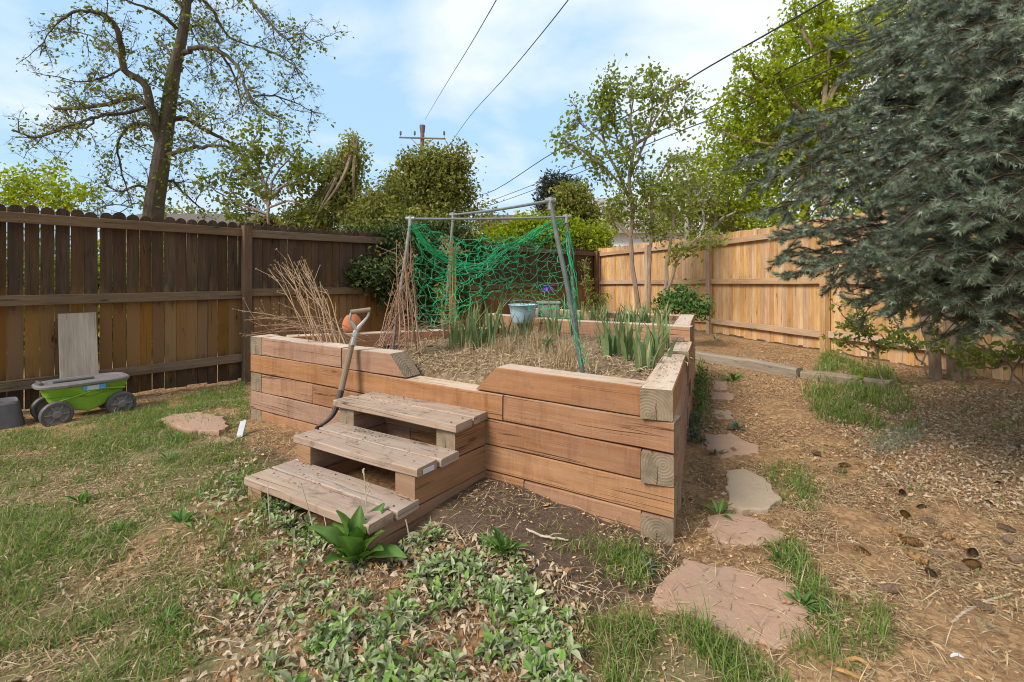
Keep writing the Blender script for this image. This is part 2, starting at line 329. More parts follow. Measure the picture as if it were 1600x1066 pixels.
# ground and soils
def groundmat(name, dry, straw, dark, extra=None):
    t = NT(name); g = t.n('NewGeometry').outputs['Position']
    a = t.noise(g, 1.1, 6, .6); b = t.noise(g, 9., 8, .68); c = t.noise(g, 55., 6, .72); d = t.noise(g, 170., 3, .7)
    col = t.mix(t.ramp(b, [(.32, 0.), (.68, 1.)]), dry, straw)
    col = t.mix(t.math('MULTIPLY', t.ramp(c, [(.47, 0.), (.64, 1.)]), .7), col, dark)
    vo = t.n('TexVoronoi', {'Vector': g, 'Scale': 48.}); ch = t.ramp(vo.outputs['Color'], [(.62, 0.), (.70, 1.)])
    col = t.mix(t.math('MULTIPLY', ch, .45), col, tuple(min(1, x*1.5) for x in straw))
    col = t.mix(t.math('MULTIPLY', t.ramp(d, [(.55, 0.), (.7, 1.)]), .4), col, tuple(x*1.3 for x in straw))
    col = t.mix(t.math('MULTIPLY', t.ramp(a, [(.45, 0.), (.65, 1.)]), .35), col, dark)
    if extra:
        tn = t.n('Attribute', attribute_name='tint').outputs['Fac']; gr = t.n('SeparateXYZ', {0: t.n('Attribute', attribute_name='gr').outputs['Vector']})
        wob = t.math('MULTIPLY', t.math('SUBTRACT', b, .5), .9)
        k = t.ramp(t.math('ADD', tn, wob), [(.42, 0.), (.6, 1.)])
        sc = t.mix(t.ramp(c, [(.35, 0.), (.7, 1.)]), extra[0], extra[1]); sc = t.mix(t.math('MULTIPLY', t.ramp(d, [(.62, 0.), (.68, 1.)]), .35), sc, (.3,.22,.15)); col = t.mix(k, col, sc)
        k2 = t.ramp(t.math('ADD', gr.outputs[0], wob), [(.4, 0.), (.65, 1.)]); lw = t.mix(t.ramp(c, [(.35, 0.), (.7, 1.)]), (.165,.125,.06), (.30,.23,.12)); lw = t.mix(t.math('MULTIPLY', t.ramp(b, [(.42, 0.), (.6, 1.)]), .6), lw, (.10,.105,.032)); col = t.mix(k2, col, lw)
    h = t.math('ADD', t.math('MULTIPLY', b, .6), t.math('ADD', t.math('MULTIPLY', c, .5), t.math('MULTIPLY', d, .25)))
    return t.done(t.pbsdf(col, .95, h, .8, .03, .1))
M['ground'] = groundmat('dirt_ground', (.255,.14,.066), (.39,.235,.115), (.135,.074,.034), ((.085,.055,.035), (.155,.105,.07)))
M['soil'] = groundmat('bed_soil', (.19,.125,.075), (.31,.22,.13), (.095,.062,.04))

M['grass'] = leafmat('grass_blade', (.09,.16,.022), (.17,.25,.046), .35, (.34,.29,.13), .55, .22)
M['straw'] = leafmat('straw', (.36,.25,.13), (.52,.40,.24), .15, (.24,.15,.075), .8, .3)
M['chips'] = leafmat('litter_chip', (.34,.195,.09), (.56,.385,.215), .05, (.15,.08,.04), .9, .36)
M['deadleaf'] = leafmat('dead_leaf', (.36,.25,.15), (.56,.45,.31), .2, (.34,.17,.07), .85, .18)
M['lamb'] = leafmat('woolly_leaf', (.22,.26,.12), (.38,.40,.235), .25, (.17,.27,.06), .9, .38, .1, 1.2)
M['dock'] = leafmat('broad_leaf', (.065,.13,.022), (.12,.205,.04), .35, None, .5, spec=.4)
M['weed'] = leafmat('weed_leaf', (.055,.125,.025), (.11,.21,.045), .35)
M['blueweed'] = leafmat('blue_weed', (.06,.10,.065), (.11,.16,.10), .2)
M['iris'] = leafmat('iris_blade', (.125,.19,.07), (.22,.305,.125), .3, (.32,.30,.13), .5, .06)
M['petal'] = leafmat('iris_petal', (.13,.05,.42), (.26,.14,.62), .35, (.30,.05,.25), .6, .3)
M['dry'] = bark('dry_stem', (.30,.185,.10), (.48,.33,.20), 30.)
M['dry_red'] = bark('dry_twig', (.25,.14,.085), (.40,.25,.16), 30.)
M['seed'] = leafmat('seed_head', (.26,.15,.08), (.42,.28,.15), .1, None, .9)
M['stick'] = bark('stick_bark', (.36,.28,.20), (.52,.44,.34), 40.)
M['cone'] = leafmat('cone_scale', (.20,.10,.035), (.34,.19,.07), 0., (.11,.06,.028), .7, .3)
M['cone_dark'] = leafmat('cone_scale_dark', (.11,.07,.042), (.20,.13,.08), 0., None, .8)
M['bark_dark'] = bark('tree_bark', (.05,.038,.028), (.115,.085,.06), 12., (.10,.10,.025))
M['bark_brown'] = bark('shrub_bark', (.17,.115,.075), (.30,.22,.15), 22.)
M['bark_spruce'] = bark('spruce_bark', (.055,.038,.026), (.10,.07,.05), 30.)
M['bark_pale'] = bark('pale_bark', (.48,.45,.42), (.62,.60,.57), 12.)
M['leaf_spring'] = leafmat('spring_leaf', (.12,.145,.02), (.22,.25,.04), .4)
M['leaf_lime'] = leafmat('lime_leaf', (.22,.28,.016), (.36,.40,.035), .5)
M['leaf_olive'] = leafmat('olive_leaf', (.20,.215,.045), (.31,.315,.085), .45)
M['leaf_green'] = leafmat('green_leaf', (.125,.14,.028), (.22,.225,.055), .45, (.31,.295,.06), .55, .32)
M['leaf_ivy'] = leafmat('ivy_leaf', (.035,.06,.016), (.07,.105,.028), .3, (.15,.17,.04), .5, .18, .3)
M['leaf_sap'] = leafmat('sapling_leaf', (.15,.195,.028), (.26,.30,.055), .55)
M['conifer'] = leafmat('dark_conifer', (.028,.034,.022), (.055,.06,.035), .1)
M['needle'] = leafmat('spruce_needle', (.10,.132,.078), (.185,.222,.145), .15, (.27,.30,.215), .5, .2, .3)
M['needle_in'] = leafmat('spruce_old_needle', (.07,.075,.042), (.12,.12,.07), .1, (.17,.125,.07), .6, .2)
M['bud'] = leafmat('spruce_bud', (.34,.17,.055), (.48,.27,.10), .1)

# ------------------------------------------------------------------ ground
def inpoly(px, py, poly):
    poly = np.asarray(poly, float); ins = np.zeros(np.shape(px), bool); j = len(poly) - 1
    for i in range(len(poly)):
        xi, yi = poly[i]; xj, yj = poly[j]
        c = ((yi > py) != (yj > py)) & (px < (xj - xi) * (py - yi) / (yj - yi + 1e-12) + xi); ins ^= c; j = i
    return ins
A = V(.697, 2.094); Bp = V(-2.024, 3.762); LD = nrm(Bp - A)          # front wall of the bed, right corner to left corner
SD = nrm(V(.711, 1.756)); Dp = A + SD * 1.90; Ep = Dp + SD * 1.28     # right side wall
ZA, ZB = .7045, .73
def ground():
    xs = np.concatenate([np.linspace(-400, -14, 12), np.linspace(-12, -5.2, 14), np.arange(-5, 5.6, .045), np.linspace(6, 14, 14), np.linspace(20, 400, 12)])
    ys = np.concatenate([np.linspace(-60, -2, 5), np.linspace(-1, .9, 5), np.arange(1.0, 7.2, .045), np.linspace(7.4, 14, 24), np.linspace(16, 60, 10), np.linspace(90, 500, 8)])
    X, Y = np.meshgrid(xs, ys); Z = gh(X, Y)
    near = np.exp(-np.maximum(0, np.hypot(X, Y - 3) - 5)**2 / 4)
    for s, a in ((.45, .010), (.18, .008), (.075, .005)):
        n = rng.normal(size=(64, 64)); u = (X / s) % 64; v = (Y / s) % 64; i = u.astype(int); j = v.astype(int); fu = u - i; fv = v - j
        fu = fu*fu*(3-2*fu); fv = fv*fv*(3-2*fv); g = lambda p, q: n[(i+p) % 64, (j+q) % 64]
        Z = Z + a * near * (g(0,0)*(1-fu)*(1-fv) + g(1,0)*fu*(1-fv) + g(0,1)*(1-fu)*fv + g(1,1)*fu*fv)
    soil = np.zeros_like(X)
    for (x, y, r, k) in ((.2, 2.05, .45, 1.1), (-.05, 2.4, .36, 1.2), (.45, 2.0, .3, 1.), (-.3, 2.0, .3, 1.), (-1.55, 2.85, .38, .75), (-1.3, 2.55, .3, .7)):
        soil = np.maximum(soil, k * np.exp(-((X-x)**2 + (Y-y)**2) / r**2))
    lawn = np.zeros_like(X)
    for (x, y, r, k) in ((-2.4, 2.6, 1.2, .95), (-1.3, 1.5, .8, .8), (-3.2, 3.6, .8, .5), (.45, 1.45, .35, .8), (-2.3, 1.2, 1.2, 1.), (2.2, 3.6, .6, .35)):
        lawn = np.maximum(lawn, k * np.exp(-((X-x)**2 + (Y-y)**2) / r**2))
    m = MB(); ny, nx = X.shape; i = np.arange(ny-1)[:, None]; j = np.arange(nx-1)[None]
    q = np.stack([i*nx+j, i*nx+j+1, (i+1)*nx+j+1, (i+1)*nx+j], -1).reshape(-1, 4)
    m.add(np.stack([X, Y, Z], -1).reshape(-1, 3), q, np.stack([lawn, lawn*0, lawn*0], -1).reshape(-1, 3), 0, soil.ravel())
    o = m.build('ground', M['ground'], smooth=True); o['kind'] = 'structure'
ground()

# ------------------------------------------------------------------ fences
def fence_xy(px, t):     # left/back fence: depth varies linearly in 1/Z with the picture column
    return None
FC = V(2.17, 12.3)
def lp(px): Z = 1 / np.interp(px, [-160, 0, 383, 934], [.268, .2387, .1776, 1/12.3]); return V((px-HX)/F*Z, Z)
def rp(px): Z = 1 / np.interp(px, [934, 1111, 1293, 1600, 1760], [1/12.3, .1107, .1515, .2227, .26]); return V((px-HX)/F*Z, Z)
def fence(name, label, path, posts, zoff, mats, pick, gap, round_top, hgt=1.815, dz=None, gaps=(), skip=()):
    base = path[0]; t = thing(name, label, 'fence', (base[0], base[1], 0))
    cum = [0.]; 
    for a, b in zip(path[:-1], path[1:]): cum.append(cum[-1] + np.linalg.norm(b - a))
    cum = np.array(cum); PX = np.array([p[0] for p in path]); PY = np.array([p[1] for p in path])
    at = lambda s: V(np.interp(s, cum, PX), np.interp(s, cum, PY))
    def fr(s): d = nrm(at(min(s+.3, cum[-1])) - at(max(s-.3, 0))); n = V(d[1], -d[0]); return d, n if np.dot(n, V(0, 3) - at(s)) > 0 else -n
    S = [cum[-1] * 0] + posts + [cum[-1]]
    zo = lambda s: np.interp(s, cum, zoff)
    s = 0.; bay = 1; mb = MB()
    ends = sorted(set([x for x in posts if x > .02] + [cum[-1]]))
    for e in ends:
        mb = MB()
        while s < e - .02:
            w = pick * random.uniform(.94, 1.05); s2 = min(s + w, e); d, n = fr((s+s2)/2); p0, p1 = at(s), at(s2)
            z0 = zo(s); th = .016; hh = hgt + random.uniform(-.012, .012); b = float(gh(*((p0+p1)/2))) + .015 + random.uniform(0, .03)
            tilt = random.uniform(-.004, .004); u = nrm(p1 - p0); wd = np.linalg.norm(p1 - p0); k = 7 if round_top else 5
            if round_top: prof = [(0, b), (0, z0+hh-.045)] + [(wd/2 - wd/2*math.cos(a), z0+hh-.045+.045*math.sin(a)) for a in np.linspace(.35, math.pi-.35, 6)] + [(wd, z0+hh-.045), (wd, b)]
            else: c = .014; prof = [(0, b), (0, z0+hh-c), (c, z0+hh), (wd-c, z0+hh), (wd, z0+hh-c), (wd, b)]
            r = random.random()*60; off = -n * (.020 + random.uniform(0, .004)); nn = len(prof); f = []; g = []
            for o in (0, -th):
                for (x, z) in prof:
                    q = p0 + u*(x + tilt*(z-1)) + off + n*o; f.append((q[0], q[1], z)); g.append((z, x, r))
            fc = [list(range(nn)), list(range(2*nn-1, nn-1, -1))] + [[i, i+nn, (i+1) % nn+nn, (i+1) % nn] for i in range(nn)]
            mb.add(f, fc, g)
            s = s2 + random.uniform(*gap) + (next((g for (a, g) in gaps if s <= a < s2), 0))
        mb.build('picket_panel', M[mats[0]], t); s = e + .002
        prev = max([0.] + [x for x in posts if x < e - .01])
        for z in (1.695, .985, .255):
            m = MB(); a, c = prev + .0, e - .0; pa, pb = at(a), at(c); dA, nA = fr(a); dB, nB = fr(c)
            pa3 = V(*(pa + nA*.019), zo(a) + z + random.uniform(-.012, .012)); pb3 = V(*(pb + nB*.019), zo(c) + z + random.uniform(-.012, .012))
            if np.linalg.norm(pb3 - pa3) < .15: continue
            d = nrm(pb3 - pa3); pa3 = pa3 + d*.045; pb3 = pb3 - d*.045
            board(m, pa3, pb3, (nA[0], nA[1], 0), .036, .09, .003, seg=5, warp=.0025); m.build('rail', M[mats[1]], t)
    for x in posts:
        p = at(x); d, n = fr(x); p = p + n*.045; m = MB(); b = float(gh(*p)) - .1
        board(m, (p[0], p[1], b), (p[0], p[1], zo(x) + 1.775 + random.uniform(-.01, .01)), (d[0], d[1], 0), .09, .09, .005); m.build('post', M[mats[2]], t)
    return t
lpath = [lp(x) for x in (-160, 0, 200, 383, 560, 740)] + [FC]
lc = np.concatenate([[0], np.cumsum([np.linalg.norm(b-a) for a, b in zip(lpath[:-1], lpath[1:])])])
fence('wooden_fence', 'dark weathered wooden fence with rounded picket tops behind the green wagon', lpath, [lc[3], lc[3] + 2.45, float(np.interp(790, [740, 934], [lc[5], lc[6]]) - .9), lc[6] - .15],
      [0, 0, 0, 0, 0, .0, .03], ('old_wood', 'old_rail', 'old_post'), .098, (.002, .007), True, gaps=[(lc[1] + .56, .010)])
rpath = [FC] + [rp(x) for x in (1020, 1111, 1200, 1293, 1450, 1600, 1760)]
rc = np.concatenate([[0], np.cumsum([np.linalg.norm(b-a) for a, b in zip(rpath[:-1], rpath[1:])])])
fence('wooden_fence', 'light orange cedar fence with flat picket tops behind the blue spruce', rpath, [.05, rc[2] - 1.7, rc[2], rc[4], rc[6] + .35],
      [.03, .07, .10, .12, .14, .15, .17, .18], ('cedar', 'cedar_rail', 'cedar_rail'), .094, (.0, .002), False, 1.84)

# ------------------------------------------------------------------ raised bed
def wpt(px): # distance along the front wall from the right corner, for a picture column
    k = (px - HX) / F; return (k*A[1] - A[0]) / (LD[0] - k*LD[1])
LW = np.linalg.norm(Bp - A); FN = V(LD[1], -LD[0]); FN = FN if FN[1] < 0 else -FN     # outward normal of the front wall
bed = thing('raised_bed', 'terraced raised garden bed walled with stacked reddish timbers', 'garden bed', (*(A + LD*1.6 - FN*.8), 0))
H = .14; TH = .14
def ztop(s): return ZA + (ZB - ZA) * s / LW
def front(s0, s1, c, cut0=0, cut1=0, top=False, jit=.004):
    m = MB(); o = -FN * (TH/2 + random.uniform(0, jit)); z0 = ztop(s0) - H*(c-.5); z1 = ztop(s1) - H*(c-.5)
    p = A + LD*s0 + o; q = A + LD*s1 + o
    board(m, V(*p, z0), V(*q, z1), V(*FN, 0), TH - .002, H - .0055 - random.uniform(0, .002), .0045, 0, 1, 2 if top else None, 6, .0012, cut0, cut1)
    m.build('timber', [M['timber'], M['endgrain'], M['timber_top']], bed)
g = .0035
LSD = nrm(V(.934, .357))                                  # the left side wall runs back and to the right
# course 1 (top): left of the opening, then right of it
front(wpt(533) + g, LW - .145, 1, top=True); front(wpt(632), wpt(533) - g, 1, cut0=.125, top=True)
front(TH + .006, wpt(742), 1, cut1=.13, top=True)
front(wpt(785) + g, LW, 2, top=True); front(0, wpt(785) - g, 2, top=True)
front(wpt(488) + g, LW - .145, 3) if False else None
front(wpt(488) + g, LW - .146, 3); front(TH + .006, wpt(488) - g, 3)
front(0, wpt(640) - g, 4); front(wpt(640) + g, LW, 4)
front(TH + .006, wpt(818) - g, 5); front(wpt(818) + g, LW - .146, 5); 
def side(c, s0, s1, top=False, z=None, out=0., base=A, dir=SD, zs=None):
    m = MB(); n = V(-dir[1], dir[0]); 
    if base is A: n = n if n[0] < 0 else -n
    p = base + dir*s0 + n*(TH/2 - out); q = base + dir*s1 + n*(TH/2 - out)
    za, zb = (ZA - H*(c-.5), ZA - .03 * (s1/1.9) - H*(c-.5)) if zs is None else zs
    board(m, V(*p, za), V(*q, zb), V(*n, 0), TH - .002, H - .006, .0045, 0, 1, 2 if top else None, 5, .0015)
    m.build('timber', [M['timber'], M['endgrain'], M['timber_top']], bed)
side(1, .0, 1.15, True); side(1, 1.157, 1.9, True, out=.02)
for c in (2, 4): side(c, TH + .004, 1.4); side(c, 1.41, 3.15, out=.01)
for c in (3, 5): side(c, 0, 1.7); side(c, 1.707, 3.15, out=.012)
side(1, 1.907, 3.18)
# upper tier
ZU = CH - .41
def slab(p, q, zp, zq, sd, top=True):
    m = MB(); board(m, V(*p, zp), V(*q, zq), V(*sd, 0), TH - .002, H - .006, .0045, 0, 1, 2 if top else None, 5, .0015); m.build('timber', [M['timber'], M['endgrain'], M['timber_top']], bed)
zu = ZU - H/2
slab(Dp + V(.0, .0) + LD*0. - FN*.07, Dp + LD*1.25 - FN*.07, zu, zu, FN)
slab(Dp + LD*1.257 - FN*.09, Dp + LD*2.12 - FN*.30, zu, zu - .0, FN)
pN = V(-SD[1], SD[0]); pN = pN if pN[0] < 0 else -pN
slab(Dp + SD*.17 + pN*.07, Ep + pN*.07, zu, zu, pN)
slab(Ep + LD*.15 - FN*.07 - SD*.14, Ep + LD*2.1 - FN*.07 - SD*.14, zu, zu, FN)
# left side wall, front face inside
lB = Bp + LD*0; lq = V(-.611, 4.30)
for c in (1, 2, 3, 4, 5):
    d = nrm(lq - Bp); n = V(d[1], -d[0])
    if c % 2:
        m = MB(); p0 = Bp - LD*.0715 - FN*(.001*c); board(m, V(*p0, ZB - H*(c-.5)), V(*(p0 - FN*.16), ZB - H*(c-.5)), V(*LD, 0), .139, H - .006, .0045, 0, 1, 2 if c == 1 else None, 2)
        m.build('timber', [M['timber'], M['endgrain'], M['timber_top']], bed)
    m = MB(); p = Bp + d*.24 - LD*.03 + n*.05; q = Bp + d*2.05 + n*.07
    board(m, V(*p, ZB - H*(c-.5)), V(*q, ZB - H*(c-.5)), V(*n, 0), TH - .002, H - .006, .0045, 0, 1, 2 if c == 1 else None, 5, .0015)
    m.build('timber', [M['timber'], M['endgrain'], M['timber_top']], bed)

# soil in both tiers: sheets that stop against the inner faces
def sheet(poly, zf, mat_, n=46, name='bed_soil', amp=.012):
    poly = np.asarray(poly, float); m = MB(); u = np.linspace(0, 1, n)
    a, b, c, d = poly; U, Vv = np.meshgrid(u, u)
    P = (a[None,None]*((1-U)*(1-Vv))[...,None] + b*(U*(1-Vv))[...,None] + c*(U*Vv)[...,None] + d*((1-U)*Vv)[...,None])
    Z = zf(P[..., 0], P[..., 1]) + rng.normal(0, amp*.5, P.shape[:2])
    for k in range(2): Z[1:, 1:] = (Z[1:, 1:] + Z[:-1, 1:] + Z[1:, :-1]) / 3
    Z = Z + rng.normal(0, amp*.3, Z.shape); i = np.arange(n-1)[:, None]; j = np.arange(n-1)[None]
    m.add(np.concatenate([P, zf(P[...,0], P[...,1])[..., None] + (Z - zf(P[...,0], P[...,1]))[..., None]], -1).reshape(-1, 3), np.stack([i*n+j, i*n+j+1, (i+1)*n+j+1, (i+1)*n+j], -1).reshape(-1, 4))
    o = m.build(name, M[mat_], smooth=True); o['kind'] = 'structure'; return o
def bedz(x, y):
    s = (x - A[0])*LD[0] + (y - A[1])*LD[1]; dp = -((x - A[0])*FN[0] + (y - A[1])*FN[1])
    op = 1 / (1 + np.exp(-(s - wpt(775))/.06)) * (1 / (1 + np.exp((s - wpt(612))/.07)))
    lf = 1 / (1 + np.exp(-(s - wpt(555))/.08))
    z = .625 + .03*np.clip(dp, 0, 1.2) - op*np.exp(-(dp/.28)**2)*.03 - lf*.10*np.exp(-(dp/.6)**2)
    return z - .14*np.clip((.178 - dp)/.04, 0, 1)
inA = A + LD*.14 - FN*.13; inB = Bp - LD*.28 - FN*.13
sheet([inB, inA, Dp + pN*.13 - FN*.02, Dp + LD*2.2 - FN*.15], bedz, 'soil', 64)
sheet([Dp + LD*2.1 - FN*.30, Dp + pN*.13 - FN*.12, Ep + pN*.13 - SD*.2, Ep + LD*2.1 - SD*.2], lambda x, y: .735 + 0*x, 'soil', 30, 'upper_bed_soil')

# ------------------------------------------------------------------ steps
SW = V(-.125, 2.63); SO = nrm(V(-.58, -.815))
stp = thing('garden_steps', 'three wooden plank steps leading up to the opening in the raised bed', 'steps', (*(SW + LD*.45 + SO*.4), 0))
ZT = [.328, .188, .468]
Zs = [.468, .328, .188]; run = .262; tl = .885
for i, z in enumerate(Zs):
    for k in (0, 1):
        m = MB(); s0 = run*i + .002 + k*.148 - (.012 if i else 0)
        c = SW + SO*(s0 + .0705); a = c + LD*(-.012 + random.uniform(-.004, .004)); b = c + LD*(tl + random.uniform(-.005, .012))
        if i == 0 and k == 0: b = c + LD*(tl - .03)
        board(m, V(*a, z - .021), V(*b, z - .021 + random.uniform(-.003, .003)), V(*SO, 0), .138, .040, .005, 0, 0, None, 6, .001)
        for (u, w) in ((.05, .03), (.05, .11), (tl-.06, .03), (tl-.06, .11)):
            pass
        tr = m.build('tread', M['tread'], stp)
        for u in (.045, tl - .065):
            for w in (-.04, .045):
                m = MB(); q = a + LD*(u) + SO*w; lathe(m, [(0, .0006), (.0045, .0006), (.0055, -.001)], V(*q, z - .001), 8); m.build('screw', M['iron'], tr)
m = MB(); q = SW + SO*(run + .148 + .02) + LD*-.017 ; nR = -LD
c = SW + SO*(run*1 - .012 + .002 + .148 + .07)
lab = [V(*(c + SO*(-.035) - LD*.0165), Zs[1] - .034), V(*(c + SO*(.035) - LD*.0165), Zs[1] - .034), V(*(c + SO*.035 - LD*.0165), Zs[1] - .012), V(*(c + SO*(-.035) - LD*.0165), Zs[1] - .012)]
m.add(lab + [x - V(*LD, 0)*.0015 for x in lab], [[0,1,2,3],[7,6,5,4],[0,4,5,1],[1,5,6,2],[2,6,7,3],[3,7,4,0]]); m.build('price_tag', M['sticker_white'], stp)
for sd, off in ((0, .07), (1, tl - .075)):
    for i, z in enumerate(Zs):
        L = run*(i+1) + .005; m = MB(); zc = z - .042 - H/2
        p = SW + LD*off + SO*.004; q = p + SO*(L - .012 + (.01 if i else 0))
        board(m, V(*p, zc), V(*q, zc), V(*LD, 0), .13 - random.uniform(0, .004), H - .004, .005, 0, 1 if i == 0 else 0, None, 3, .001)
        m.build('stringer', [M['stringer'], M['endgrain']], stp)
m = MB(); p = SW + LD*.14 + SO*.03; q = SW + LD*(tl - .15) + SO*.03
board(m, V(*p, .36), V(*q, .36), V(*SO, 0), .04, .13, .004); m.build('riser_board', M['stringer'], stp)

# ------------------------------------------------------------------ trellis, net
TB = [W(610, 547, 3.41), W(917, 584, 2.66), W(692, 522, 4.15), W(905, 520, 3.95)]
TT = [W(641, 342, 3.45), W(860, 314, 2.72), W(708, 336, 4.0), W(885, 339, 3.9)]
tre = thing('pipe_trellis', 'grey metal pipe trellis frame holding green netting', 'trellis', TB[0] * V(1, 1, 0) + V(0, 0, .6))
for k, (a, b) in enumerate(zip(TB, TT)):
    m = MB(); tube(m, np.linspace(a - V(0, 0, .12), b, 6) + rng.normal(0, .002, (6, 3)), .0115 if k != 1 else .0135, 10); m.build('leg', M['pipe_dark'] if k in (1, 3) else M['steel'], tre)
for a, b in ((TT[0], TT[3]), (TT[2], TT[1])):
    m = MB(); d = nrm(b - a); tube(m, smooth_path([a - d*.03, (a+b)/2 - V(0, 0, .008), b + d*.035], 5), .0092, 10); m.build('crossbar', M['steel'], tre)
for p in TT:
    m = MB(); tube(m, [p - V(0, 0, .05), p + V(0, 0, .02)], .016, 10); tube(m, [p - V(.03, 0, 0), p + V(.03, 0, .002)], .015, 10); m.build('elbow_joint', M['steel'], tre)
def netting():
    m = MB(); Pa, Pb = TT[0], TT[3]; nu, nv = 31, 20; n2 = rng.normal
    for layer in range(1):
        U, Vv = np.meshgrid(np.linspace(.02, .98, nu), np.linspace(0, 1, nv))
        U2 = U + .02*np.sin(Vv*7 + layer*2) + .012*n2(size=U.shape)*(Vv > .02)
        sag = np.where(layer == 0, .30, .40) * (1 - (2*U - 1 + .15*layer)**2)**1.2
        sag = np.clip(np.nan_to_num(sag), 0, 1)
        drop = sag * (.55 + .1*np.sin(U*9)) + Vv**1.15*(.62 + .12*np.cos(U*6.5 + layer))*(1 - .25*sag) * (.62 if layer else 1)
        Q = Pa*(1-U2)[..., None] + Pb*U2[..., None]; Q[..., 2] -= drop + .012
        Q[..., 1] += .16*np.sin(U*8 + Vv*3 + layer*2) * Vv + .05*layer*Vv + .015*n2(size=U.shape)
        Q[..., 0] += .018*n2(size=U.shape); Q[..., 2] += .018*n2(size=U.shape)*(Vv > .02)
        for i in range(nv):
            for j in range(nu):
                for (di, dj) in ((1, 0), (0, 1)) if True else ():
                    i2, j2 = i + di, j + dj
                    if i2 >= nv or j2 >= nu: continue
                    if random.random() < (.06 if layer == 0 else .5) : continue
                    a, b = Q[i, j], Q[i2, j2]; L = np.linalg.norm(b - a)
                    c = (a + b)/2 + V(0, 0, -.08*L) + n2(0, .004, 3); tube(m, [a, c, b], .0019, 3, cap=False)
    # gathered swags and the wrap round the right-hand legs
    for k in range(15):
        a = Pa + V(.01 + .012*random.random(), 0, -.02 - .01*k*random.random()); b = Pb + V(-.03, 0, -.02 - .05*random.random())
        mid = [a*(1-t) + b*t - V(0, 0, (.36 + .03*k/16 + .04*random.random()) * (1 - abs(2*t - .62)**2.0*.62) * (4*t*(1-t))**.55 * (.85 if t < .5 else .62)) + n2(0, .008, 3) for t in np.linspace(0, 1, 12)]
        tube(m, smooth_path(mid, 2), .0019, 3, cap=False)
    for (p, q, nn) in ((TT[3], TB[3], 7), (TT[1], TB[1], 3)):
        for k in range(nn):
            ph = random.random()*6; t0 = .12 if nn > 4 else .45; pts = [p*(1-t) + q*t + .024*V(math.cos(ph + t*9), math.sin(ph + t*9), 0) + n2(0, .004, 3) for t in np.linspace(t0, .95, 26)]; tube(m, pts, .0026, 3, cap=False)
    o = m.build('garden_net', M['net'], base=(Pa+Pb)/2); tag(o, 'green string netting draped and tangled over the pipe trellis', 'net')
netting()

